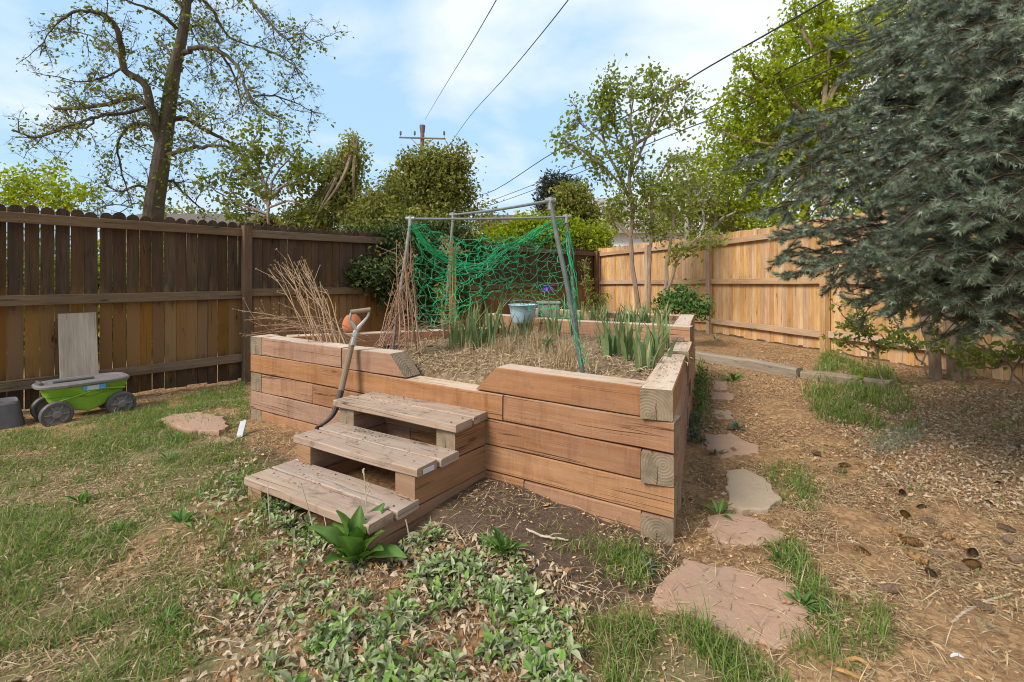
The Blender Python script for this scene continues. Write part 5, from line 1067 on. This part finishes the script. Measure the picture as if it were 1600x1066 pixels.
bush('broadleaf_tree', 'loose grey-green tree between the ivy trunk and the rounded tree', 'tree', V(*W(590, 360, 8.8)[:2], 0), [E(595, 320, 8.8, 28, 30), E(575, 345, 8.6, 40, 26), E(610, 345, 8.6, 40, 28), E(612, 290, 8.8, 14, 20), E(590, 375, 8.2, 40, 18)], 800, 8, .075, .09, 'leaf_green', r0=.05)
bush('ivy_hedge', 'dark ivy hedge spilling over the dark fence behind the net', 'hedge', V(*W(640, 400, 7.9)[:2], 0), [E(560, 372, 7.1, 30, 14, 14), E(620, 378, 7.3, 46, 26, 20), E(640, 410, 7.35, 44, 50, 22), E(575, 428, 6.75, 34, 18, 14), E(618, 440, 7.0, 40, 34, 16), E(690, 370, 7.7, 46, 24, 20), E(665, 460, 7.3, 40, 42, 18), E(735, 390, 8.0, 24, 14), E(705, 470, 7.6, 26, 30, 14), E(545, 392, 7., 20, 9, 8)], 2300, 9, .07, .075, 'leaf_ivy', r0=.04, tv=.2)
bush('lime_shrub', 'bright lime green shrub above the fence behind the net', 'shrub', V(*W(850, 390, 13.5)[:2], 0), [E(790, 375, 13.5, 36, 20), E(830, 362, 13.5, 40, 26), E(880, 372, 13.6, 40, 30), E(910, 385, 13.6, 26, 20), E(760, 385, 13.2, 26, 12), E(935, 372, 14., 24, 22)], 1300, 9, .12, .11, 'leaf_lime', r0=.05)
bush('conifer', 'dark conifer top behind the trellis corner', 'tree', V(*W(872, 390, 17)[:2], 0), [E(868, 292, 17, 22, 18), E(860, 320, 17, 20, 30), E(885, 305, 17, 22, 26)], 520, 10, .18, .15, 'conifer', trunk=[W(872, 440, 17), W(870, 285, 17)], r0=.1, wr=.3)
bush('broadleaf_tree', 'green rounded treetop in front of the dark conifer', 'tree', V(*W(895, 390, 15.5)[:2], 0), [E(893, 320, 15.5, 34, 34), E(912, 345, 15.5, 30, 24), E(880, 345, 15.5, 24, 20)], 620, 9, .14, .13, 'leaf_green', r0=.06, tv=.2)
bush('background_tree', 'wispy treetop above the crossbars right of the rounded tree', 'tree', V(*W(770, 400, 14)[:2], 0), [E(755, 330, 14, 16, 22), E(765, 350, 14, 34, 14), E(740, 345, 14, 16, 16)], 120, 5, .12, .16, 'leaf_green', r0=.04)
sap('young_tree', 'slender multi stemmed young tree in the yard before the cedar fence corner', 8.0, [[(998,482),(990,430),(985,370),(988,330),(978,300),(945,262),(930,250)], [(985,370),(960,345),(940,325)], [(988,330),(983,280),(990,230),(985,190),(990,150)], [(1013,480),(1014,420),(1018,360),(1020,310),(1032,270),(1052,245)], [(1037,470),(1045,400),(1052,350),(1052,320),(1070,290)], [(1037,470),(1058,410),(1080,380),(1110,362)], [(978,300),(965,270),(945,225),(940,180),(945,125)], [(983,280),(1000,240),(1015,200),(1020,150),(1015,120)], [(945,262),(915,240),(890,225),(880,215)], [(990,230),(1030,200),(1060,180),(1075,150)], [(945,225),(915,200),(895,180)], [(1015,200),(1040,160),(1060,130),(1075,125)], [(990,250),(965,215),(960,170),(970,140)], [(1020,310),(1008,285),(1000,262)]], 2.3, .078, 'leaf_sap', .14, .25, .65, .042, .8, zb=.1, spread=.075)
bush('lime_tree', 'tall bright lime green tree rising behind the cedar fence', 'tree', V(*W(1260, 350, 10.5)[:2], 0), [E(1270, 60, 10.5, 60, 46), E(1300, 120, 10.5, 70, 60), E(1220, 130, 10.5, 60, 60), E(1180, 190, 10.5, 70, 50), E(1280, 200, 10.5, 90, 60), E(1230, 250, 10.5, 90, 50), E(1130, 240, 10.2, 46, 36), E(1300, 280, 10.2, 70, 60), E(1180, 300, 10.2, 60, 40), E(1380, 40, 10.5, 70, 60), E(1420, 120, 10.5, 60, 60), E(1225, 345, 9.6, 60, 26), E(1480, 30, 10.5, 50, 40), E(1380, 330, 9.6, 70, 40)], 3200, 8, .10, .16, 'leaf_lime', trunk=[W(1262, 440, 10.5), W(1258, 330, 10.5), W(1268, 230, 10.5)], nst=40, r0=.12, tv=.22, shell=.3)
sap('lime_tree', 'airy branch tips of a lime tree crossed by the power lines', 9.6, [[(1290,330),(1285,200),(1290,130),(1295,60),(1280,10)], [(1290,130),(1270,80),(1250,40),(1240,10)], [(1285,200),(1230,150),(1215,110),(1200,70)], [(1290,200),(1250,180),(1190,160),(1150,140)], [(1288,250),(1220,230),(1150,215),(1120,200)], [(1215,150),(1180,120),(1170,100)], [(1285,200),(1310,120),(1340,60),(1370,20)], [(1288,160),(1320,100),(1310,40)]], 4.2, .095, 'leaf_lime', .19, .3, .8, .06, .95, zb=0., spread=.09)
sap('olive_shrub', 'thin olive shrub with pale bare twigs over the cedar fence', 11.5, [[(1075,450),(1072,330),(1078,290),(1070,260)], [(1072,330),(1095,300),(1110,270)], [(1075,420),(1040,360),(1000,345),(960,350)], [(1075,420),(1120,350),(1150,330),(1165,300)], [(1072,340),(1050,310),(1030,300)], [(1075,400),(1100,350),(1090,310)]], 3.2, .085, 'leaf_olive', .16, .35, .9, .06, .95, wood_='bark_pale', spread=.10)
bush('olive_shrub', 'olive green bush showing over the cedar fence left of the spruce', 'shrub', V(*W(1120, 400, 12.5)[:2], 0), [E(1110, 270, 12.5, 50, 36), E(1060, 300, 12.8, 40, 30), E(1090, 330, 12.5, 60, 40), E(1150, 320, 12.5, 50, 50), E(1020, 345, 13., 50, 24), E(1180, 340, 12, 60, 24)], 1300, 6, .10, .16, 'leaf_olive', r0=.05, tv=.2)
bush('leafy_shrub', 'low green shrub at the foot of the cedar fence behind the iris row', 'shrub', V(*W(1065, 490, 7.4)[:2], .1), [E(1060, 465, 7.4, 30, 20), E(1085, 480, 7.2, 24, 16), E(1045, 475, 7.4, 18, 14)], 170, 5, .085, .06, 'weed', r0=.02)
for px, Z, lb in ((-60, 6.2, 'neighbouring green shrub hidden low behind the left end of the dark fence'), (90, 6.8, 'neighbouring shrub glimpsed through the picket gaps above the wagon'), (150, 7.0, 'tall neighbouring shrub glimpsed through the widest picket gap'), (220, 7.4, 'neighbouring shrub glimpsed through the picket gaps left of the big trunk'), (330, 7.8, 'neighbouring shrub glimpsed through the picket gaps left of the middle post')):
    c = W(px, 430, Z); bush('leafy_shrub', lb, 'shrub', V(c[0], c[1], 0), [(V(c[0], c[1], .55), V(.75, .5, .6)), (V(c[0] + .2, c[1], 1.1), V(.6, .4, .6))], 420, 8, .10, .12, 'leaf_lime', r0=.03, tv=.3)
# distant trees
for px, py, z, s, lb in ((300,345,38,70,'distant hazy treetop behind the big tree'), (760,372,45,60,'distant treetop left of the far house'), (1100,352,40,90,'distant treetop behind the pale house'), (560,370,40,80,'distant treetop behind the ivy hedge')):
    bush('background_tree', lb, 'tree', V(*W(px, 400, z)[:2], 0), [E(px, py, z, s*.7, s*.22), E(px - s*.4, py + 12, z, s*.5, s*.2), E(px + s*.4, py + 10, z, s*.5, s*.22), E(px, py + 40, z, s, s*.4)], 420, 8, .38, .38, 'leaf_green', r0=.15)

# blue spruce: trunk just outside the frame, branches reaching in
def spruce():
    tb = V(3.30, 2.95, .1); t = thing('blue_spruce', 'big blue spruce with drooping needle covered branches at the right', 'tree', tb); m = MB(); tube(m, smooth_path([tb, tb + V(.02, .01, 1.5), tb + V(-.02, .02, 3.2), tb + V(0, 0, 5.2)], 5), [.13, .11, .07, .02], 12)
    shoots = []          # (p, dir, length, fresh)
    def branch(p, tip, r=.016, droop=.12, wid=1., dens=1.):
        p = np.asarray(p, float); tip = np.asarray(tip, float); L = np.linalg.norm(tip - p); mid = p*.45 + tip*.55 + V(0, 0, droop*L); P = smooth_path([p, p*.75 + tip*.25 + V(0, 0, droop*.7*L), mid - V(0, 0, droop*.2*L), tip], 6); tube(m, P, [r, r*.6, r*.25], 6, cap=False)
        seg = np.linalg.norm(np.diff(P, axis=0), axis=1); s = np.concatenate([[0], np.cumsum(seg)]); tot = s[-1]; sd = 1
        for d in np.arange(.20*tot, tot, .072/dens):
            i = min(len(seg)-1, max(0, np.searchsorted(s, d)-1)); q = P[i] + (P[i+1]-P[i])*((d-s[i])/seg[i]); T = nrm(P[i+1]-P[i]); S = nrm(np.cross(T, (0, 0, 1.))); U = np.cross(S, T); sd = -sd
            l = wid*min(.46, (tot - d)*.55 + .10)*random.uniform(.7, 1.1); dr = nrm(T*.75 + S*sd*random.uniform(.55, 1.) + U*random.uniform(-.5, .55)); e = q + dr*l + V(0, 0, -.24*l); Q = smooth_path([q, q + dr*l*.5 + V(0, 0, .05*l), e], 3); tube(m, Q, [.0045, .002], 4, cap=False)
            n = max(1, int(l/.068)); sd2 = 1
            for k in range(n):
                tt = (k + .6)/n; c = q + (e - q)*tt; sd2 = -sd2; S2 = nrm(np.cross(dr, U)); d2 = nrm(dr*.7 + S2*sd2*random.uniform(.3, .95) + U*random.uniform(-.6, .7) + V(0, 0, random.uniform(-.5, .25))); ll = min(.14, (1-tt)*l*.6 + .075)*random.uniform(.75, 1.2); shoots.append((c, d2, ll, 1.)); 
            a = l*.5; shoots.append((q + dr*.02, dr, min(.13, a), 0.)); shoots.append((e - dr*.11, dr, .13, 1.))
            if l > .22: shoots.append((q + dr*l*.45, dr, .13, .3))
        for d in np.arange(.25*tot, tot - .05, .10):
            i = min(len(seg)-1, max(0, np.searchsorted(s, d)-1)); q = P[i]; shoots.append((q, nrm(P[i+1]-P[i]), .12, 0.))
        shoots.append((P[-2], nrm(P[-1]-P[-2]), .15, 1.))
    T_ = [(1312,72,2.95),(1345,18,3.05),(1370,60,2.8),(1385,130,2.9),(1325,120,3.0),(1230,192,2.95),(1152,252,3.05),(1165,290,2.9),(1180,335,2.95),(1212,368,2.75),(1218,405,2.8),(1228,432,2.75),(1290,418,2.5),(1345,470,2.55),(1400,470,2.35),(1425,440,2.2),(1255,300,2.6),(1340,390,2.3),(1290,225,2.75),(1330,250,2.5),(1395,200,2.4),(1370,90,2.7),(1420,265,2.1),(1440,330,2.05),(1460,400,2.05),(1500,470,2.1),(1535,515,2.15),(1475,480,2.4),(1480,130,2.2),(1450,60,2.4),(1520,60,2.1),(1560,120,1.95),(1590,60,2.1),(1600,180,1.8),(1560,240,1.9),(1520,310,1.9),(1590,330,1.75),(1555,400,1.85),(1610,420,1.8),(1580,470,2.05),(1640,300,1.7),(1440,10,2.9),(1500,-20,2.6),(1400,-10,3.1),(1570,10,2.4),(1400,310,2.6),(1470,230,2.3),(1370,440,2.8),(1530,180,2.3),(1355,150,2.8),(1650,120,1.9),(1660,220,1.8)]
    for px, py, z in T_:
        tip = W(px, py, z); hz = tip[2] + random.uniform(-.05, .25) - .12*(tip[2] < 1.6); hz = min(4.8, max(.75, hz)); branch(V(tb[0], tb[1], hz), tip, wid=random.uniform(.85, 1.1)*float(np.interp(px, [1200, 1420], [.68, 1.])))
    for k in range(46):      # the sides away from the camera and above the frame
        hz = .9 + 4.0*k/46; a = k*2.4; L = 1.75*(1 - (hz - .4)/5.3)*random.uniform(.85, 1.1); v = V(math.cos(a), math.sin(a), -.12); tip = V(tb[0], tb[1], hz) + v*L
        if tip[0]/max(tip[1], .1)*F + HX < 1430 or (tip[1] < 2.3 and tip[0] < 3.0 and hz < 2.8): continue
        branch(V(tb[0], tb[1], hz), tip, dens=.7)
    m.build('trunk', M['bark_spruce'], t)
    # needles
    S = np.array([s[0] for s in shoots]); D = nrm(np.array([s[1] for s in shoots])); L = np.array([s[2] for s in shoots]); fresh = np.array([s[3] for s in shoots])
    u = nrm(np.cross(D, nrm(rng.normal(size=D.shape)))); w = np.cross(D, u)
    def needle_set(sel, per, ln, name, mt_):
        s_, d_, l_, u_, w_ = S[sel], D[sel], L[sel], u[sel], w[sel]; n = len(s_); k = per; tt = rng.uniform(.0, 1., (n, k)); ph = rng.uniform(0, 6.283, (n, k)); sp = rng.uniform(.75, 1.25, (n, k))
        rad = u_[:, None]*np.cos(ph)[..., None] + w_[:, None]*np.sin(ph)[..., None]; P = s_[:, None] + d_[:, None]*(l_[:, None]*tt)[..., None]; Dn = nrm(d_[:, None]*.75 + rad*sp[..., None] + V(0, 0, .18)); e = P + Dn*(ln*rng.uniform(.75, 1.15, (n, k)))[..., None]; sd = nrm(np.cross(Dn, rad + .01))*.0021
        vs = np.stack([P - sd, P + sd, e], 2).reshape(-1, 3); m = MB(); m.add(vs, np.arange(len(vs)).reshape(-1, 3), None, 0, np.repeat(np.repeat(rng.normal(0, .16, n), k), 3)); m.build(name, M[mt_], t)
    needle_set(fresh > .5, 112, .031, 'needles', 'needle'); needle_set(fresh <= .5, 62, .027, 'old_needles', 'needle_in')
    ii = np.where(fresh > .9)[0]; ii = rng.permutation(ii)[:70]
    for i in ii:
        m = MB(); lathe(m, [(0, -.004), (.005, 0), (.007, .008), (.004, .018), (0, .022)], S[i] + D[i]*L[i], 7, D[i]); m.build('bud', M['bud'], t)
    print('spruce shoots', len(shoots))
spruce()
# stems and twiggy shrubs under the spruce
def under():
    for pts, r, lb in (([(1462,586),(1458,550),(1448,515),(1444,480),(1440,430)], .045, 'leaning grey stem nearest the left under the spruce'), ([(1492,588),(1489,550),(1486,510),(1487,450),(1480,380)], .052, 'thickest grey stem of the pair under the spruce'), ([(1504,586),(1502,540),(1498,500),(1497,440),(1505,380)], .034, 'thinner stem right against the thickest grey stem')):
        Z = 4.75; m = MB(); P = smooth_path([W(x, y, Z) for x, y in pts], 4); P = np.vstack([P[0] - V(0, 0, .06), P]); tube(m, P + rng.normal(0, .003, P.shape), [r*1.15, r, r*.75], 10); tag(m.build('shrub_stem', M['bark_brown'], base=P[0], smooth=True), lb, 'stem', 'bare stems under the spruce')
    for st, Z, lb in (([[(1382,612),(1372,560),(1350,500),(1338,470)], [(1372,560),(1345,545),(1320,540)], [(1360,525),(1330,505),(1308,480)]], 4.4, 'twiggy shrub with small leaves left of the bare stems'), ([[(1452,590),(1430,550),(1405,515),(1390,495)], [(1440,570),(1450,540),(1456,522)], [(1430,550),(1395,540),(1370,520)], [(1405,515),(1400,490),(1410,478)]], 4.5, 'arching twiggy shrub between the first shrub and the bare stems'), ([[(1600,600),(1570,565),(1545,540),(1530,520)], [(1570,565),(1550,575),(1520,570)], [(1575,602),(1594,560),(1588,530)]], 3.9, 'dark arching twigs at the right edge under the spruce'), ([[(1515,590),(1512,560),(1510,540)], [(1512,570),(1525,550),(1530,545)], [(1512,575),(1500,560)]], 4.6, 'small leafy sprout right of the bare stems')):
        t = sap('twiggy_shrub', lb, Z, st, 1.1, .055, 'leaf_sap', .10, .12, .3, .009, .9, zb=.15, spread=.02); t['category'] = 'shrub'
under()

# ------------------------------------------------------------------ houses, utility pole, cables
def house(name, label, px0, px1, Z, eave, ridge, walls, roof, yaw=0., win=True):
    a, b = W(px0, eave, Z), W(px1, eave, Z); c = (a+b)/2; hw = np.linalg.norm(b-a)/2; dp = hw*.8; t = thing(name, label, 'house', V(c[0], c[1] + dp, 0)); ez, rz = a[2], W(0, ridge, Z)[2]
    m = MB(); m.add([(c[0]+sx*hw, c[1] + (1+sy)*dp, z) for z in (-.2, ez) for sx, sy in ((-1,-1),(1,-1),(1,1),(-1,1))], [[0,1,5,4],[1,2,6,5],[2,3,7,6],[3,0,4,7]]); m.build('wall', M[walls], t)
    m = MB(); o = .45; y0, y1, ym = c[1] - o, c[1] + 2*dp + o, c[1] + dp; x0, x1 = c[0]-hw-o, c[0]+hw+o; th = .18; ef = ez - .1
    v = [(x0,y0,ef),(x1,y0,ef),(x1,ym,rz),(x0,ym,rz),(x1,y1,ef),(x0,y1,ef)]; v2 = [(x, y, z+th) for x, y, z in v]
    m.add(v + v2, [[0,3,2,1],[3,5,4,2],[6,7,8,9],[9,8,10,11],[0,1,7,6],[4,5,11,10],[1,2,8,7],[2,4,10,8],[3,0,6,9],[5,3,9,11]]); r = m.build('roof', M[roof], t)
    m = MB(); tube(m, [(c[0]+hw*.4, ym-.5, rz-.8), (c[0]+hw*.4, ym-.5, rz+.55)], .22, 4); m.build('chimney', M['siding_tan'], r)
    if win:
        for k in (-.5, .45):
            x = c[0] + hw*k; z0 = ez - 1.9; fr = MB()
            for p, q in (((x-.6, z0), (x+.6, z0)), ((x-.6, z0+1.2), (x+.6, z0+1.2)), ((x-.6, z0), (x-.6, z0+1.2)), ((x+.6, z0), (x+.6, z0+1.2))): board(fr, (p[0], c[1]-.03, p[1]), (q[0], c[1]-.03, q[1]), (0, 1, 0), .07, .09, .01)
            f = fr.build('window', M['trim'], t); g_ = MB(); g_.add([(x-.58, c[1]-.012, z0), (x+.58, c[1]-.012, z0), (x+.58, c[1]-.012, z0+1.2), (x-.58, c[1]-.012, z0+1.2)], [[0,1,2,3]]); g_.build('pane', M['glass'], f)
house('house', 'distant house with a brown shingle roof behind the big tree', 170, 375, 30, 352, 328, 'siding_tan', 'roof')
house('house', 'pale house with grey roof seen between the young tree stems', 915, 1075, 24, 362, 305, 'siding', 'roof_grey')
house('house', 'far brown roofed house above the trellis crossbar', 755, 830, 48, 352, 335, 'siding_tan', 'roof', win=True)
def pole():
    Z = 34.; t = thing('utility_pole', 'wooden utility pole with one crossarm above the rounded tree', 'utility pole', V(*W(660, 400, Z)[:2], 0)); top = W(660, 196, Z); m = MB(); b = V(top[0], top[1], -.3); tube(m, [b, (b+top)/2, top - V(0, 0, .45)], [.19, .16, .14], 10); m.build('pole', M['pole_wood'], t)
    m = MB(); tube(m, [top - V(0, 0, .5), top - V(0, 0, .12), top], [.16, .2, .2], 10); m.build('cap', M['pole_wood'], t)
    m = MB(); a, b = W(624, 215, Z - .2), W(696, 217, Z - .2); board(m, a, b, (0, 1, 0), .10, .095, .01); arm = m.build('crossarm', M['pole_wood'], t)
    for px in (626, 648, 694):
        m = MB(); p = W(px, 214.5, Z - .2); lathe(m, [(.02, 0), (.03, .1), (.07, .12), (.08, .2), (.05, .26), (.09, .3), (.04, .36), (0, .38)], p + V(0, 0, .06), 8); m.build('insulator', M['insulator'], arm)
    for px in (643, 677):
        m = MB(); tube(m, [W(px, 217, Z - .2), W(660 + (4 if px > 660 else -4), 231, Z - .2)], .022, 5); m.build('brace', M['pole_wood'], t)
    return top
pole()
def cable(pts, r, label):
    P = smooth_path([W(*p) for p in pts], 8); m = MB(); tube(m, P, r, 6); tag(m.build('power_cable', M['wire'], base=P[0], smooth=True), label, 'cable', 'overhead cables crossing the sky')
cable([(664, 187, 34), (695, 135, 22), (735, 70, 14), (790, -25, 9.5)], .012, 'overhead cable running up from the utility pole top')
cable([(692, 242, 34), (731, 186, 24), (790, 120, 16), (850, 48, 12), (905, -22, 9.5)], .013, 'overhead cable right of the one that meets the pole top')
cable([(694, 214, 33.8), (737, 303, 26), (870, 236, 17), (1000, 170, 12.5), (1100, 109, 10.2), (1190, 58, 8.7), (1300, -5, 7.4)], .0155, 'uppermost thick cable sloping to the right through the young tree')
cable([(690, 340, 30), (775, 311, 24), (900, 262, 17), (1060, 192, 12), (1190, 127, 9.6), (1410, 18, 7.2), (1450, -5, 6.9)], .0125, 'middle cable sloping to the right below the thick one')
cable([(690, 345, 30), (775, 318, 24), (900, 272, 17), (1040, 214, 12), (1160, 168, 10.), (1260, 125, 8.6), (1420, 50, 7.4), (1560, -20, 6.6)], .0125, 'lowest cable sloping to the right into the lime tree')

# ------------------------------------------------------------------ world, sun, camera
SUN_EL, SUN_DIR = R(42), nrm(V(-.62, -.52))
w = bpy.data.worlds.new('World'); bpy.context.scene.world = w; w.use_nodes = True; nt = w.node_tree; nt.nodes.clear()
def wn(ty, **kw):
    n = nt.nodes.new('ShaderNode' + ty)
    for k, v in kw.items(): setattr(n, k, v)
    return n
sky = wn('TexSky', sky_type='NISHITA', sun_disc=False, sun_elevation=SUN_EL, sun_rotation=math.atan2(SUN_DIR[0], SUN_DIR[1]), air_density=1.2, dust_density=2.0, ozone_density=1.2)
geo = wn('TexCoord'); sep = wn('SeparateXYZ'); nt.links.new(geo.outputs['Generated'], sep.inputs[0])
zc = wn('Math', operation='MAXIMUM'); nt.links.new(sep.outputs[2], zc.inputs[0]); zc.inputs[1].default_value = 0.
za = wn('Math', operation='ADD'); nt.links.new(zc.outputs[0], za.inputs[0]); za.inputs[1].default_value = .28
dv = wn('VectorMath', operation='DIVIDE'); cb = wn('CombineXYZ'); [nt.links.new(za.outputs[0], cb.inputs[i]) for i in range(3)]
nt.links.new(geo.outputs['Generated'], dv.inputs[0]); nt.links.new(cb.outputs[0], dv.inputs[1])
no = wn('TexNoise'); no.inputs['Scale'].default_value = 1.15; no.inputs['Detail'].default_value = 7; no.inputs['Roughness'].default_value = .52; no.inputs['Distortion'].default_value = .25
ofs = wn('VectorMath', operation='ADD'); ofs.inputs[1].default_value = (4.3, 1.7, 0.); nt.links.new(dv.outputs[0], ofs.inputs[0]); nt.links.new(ofs.outputs[0], no.inputs['Vector'])
# more cloud towards +x (the photograph clears to blue at the left)
bias = wn('Math', operation='MULTIPLY_ADD'); nt.links.new(sep.outputs[0], bias.inputs[0]); bias.inputs[1].default_value = .16; nt.links.new(no.outputs['Fac'], bias.inputs[2])
rp_ = wn('ValToRGB'); rp_.color_ramp.elements[0].position = .38; rp_.color_ramp.elements[1].position = .54; nt.links.new(bias.outputs[0], rp_.inputs[0])
no2 = wn('TexNoise'); no2.inputs['Scale'].default_value = 2.6; no2.inputs['Detail'].default_value = 5; nt.links.new(ofs.outputs[0], no2.inputs['Vector'])
cl = wn('Mix', data_type='RGBA'); cl.inputs[6].default_value = (3.55, 4.1, 4.65, 1); cl.inputs[7].default_value = (4.9, 5.0, 5.1, 1); nt.links.new(no2.outputs['Fac'], cl.inputs['Factor'])
base = wn('Mix', data_type='RGBA'); base.inputs['Factor'].default_value = .85; base.inputs[7].default_value = (2.25, 3.45, 4.75, 1); nt.links.new(sky.outputs[0], base.inputs[6])
mx = wn('Mix', data_type='RGBA'); nt.links.new(rp_.outputs[0], mx.inputs['Factor']); nt.links.new(base.outputs[2], mx.inputs[6]); nt.links.new(cl.outputs[2], mx.inputs[7])
bg = wn('Background'); bg.inputs['Strength'].default_value = .1; nt.links.new(mx.outputs[2], bg.inputs['Color']); ow = wn('OutputWorld'); nt.links.new(bg.outputs[0], ow.inputs['Surface'])
sl = bpy.data.lights.new('Sun', 'SUN'); sl.energy = 2.1; sl.angle = R(22); sl.color = (1., .94, .86); so = bpy.data.objects.new('sun', sl); C.objects.link(so)
sv = Vector((SUN_DIR[0]*math.cos(SUN_EL), SUN_DIR[1]*math.cos(SUN_EL), math.sin(SUN_EL))); so.rotation_euler = sv.to_track_quat('Z', 'Y').to_euler(); so.location = (-3, -3, 8)
cd = bpy.data.cameras.new('Camera'); cam = bpy.data.objects.new('camera', cd); C.objects.link(cam); cam.location = (0, 0, CH); cam.rotation_euler = (R(90), 0, 0)
cd.sensor_width = 36; cd.lens = 36*F/1600; cd.shift_y = -(533 - HY)/1600; cd.clip_start = .05; cd.clip_end = 2000
sc = bpy.context.scene; sc.camera = cam; sc.render.engine = 'CYCLES'
sc.view_settings.view_transform = 'Standard'; sc.view_settings.look = 'None'; sc.view_settings.exposure = 1.18; sc.view_settings.gamma = 1
sc.cycles.max_bounces = 6; sc.cycles.transparent_max_bounces = 4; sc.cycles.use_denoising = True; sc.cycles.filter_width = 1.05
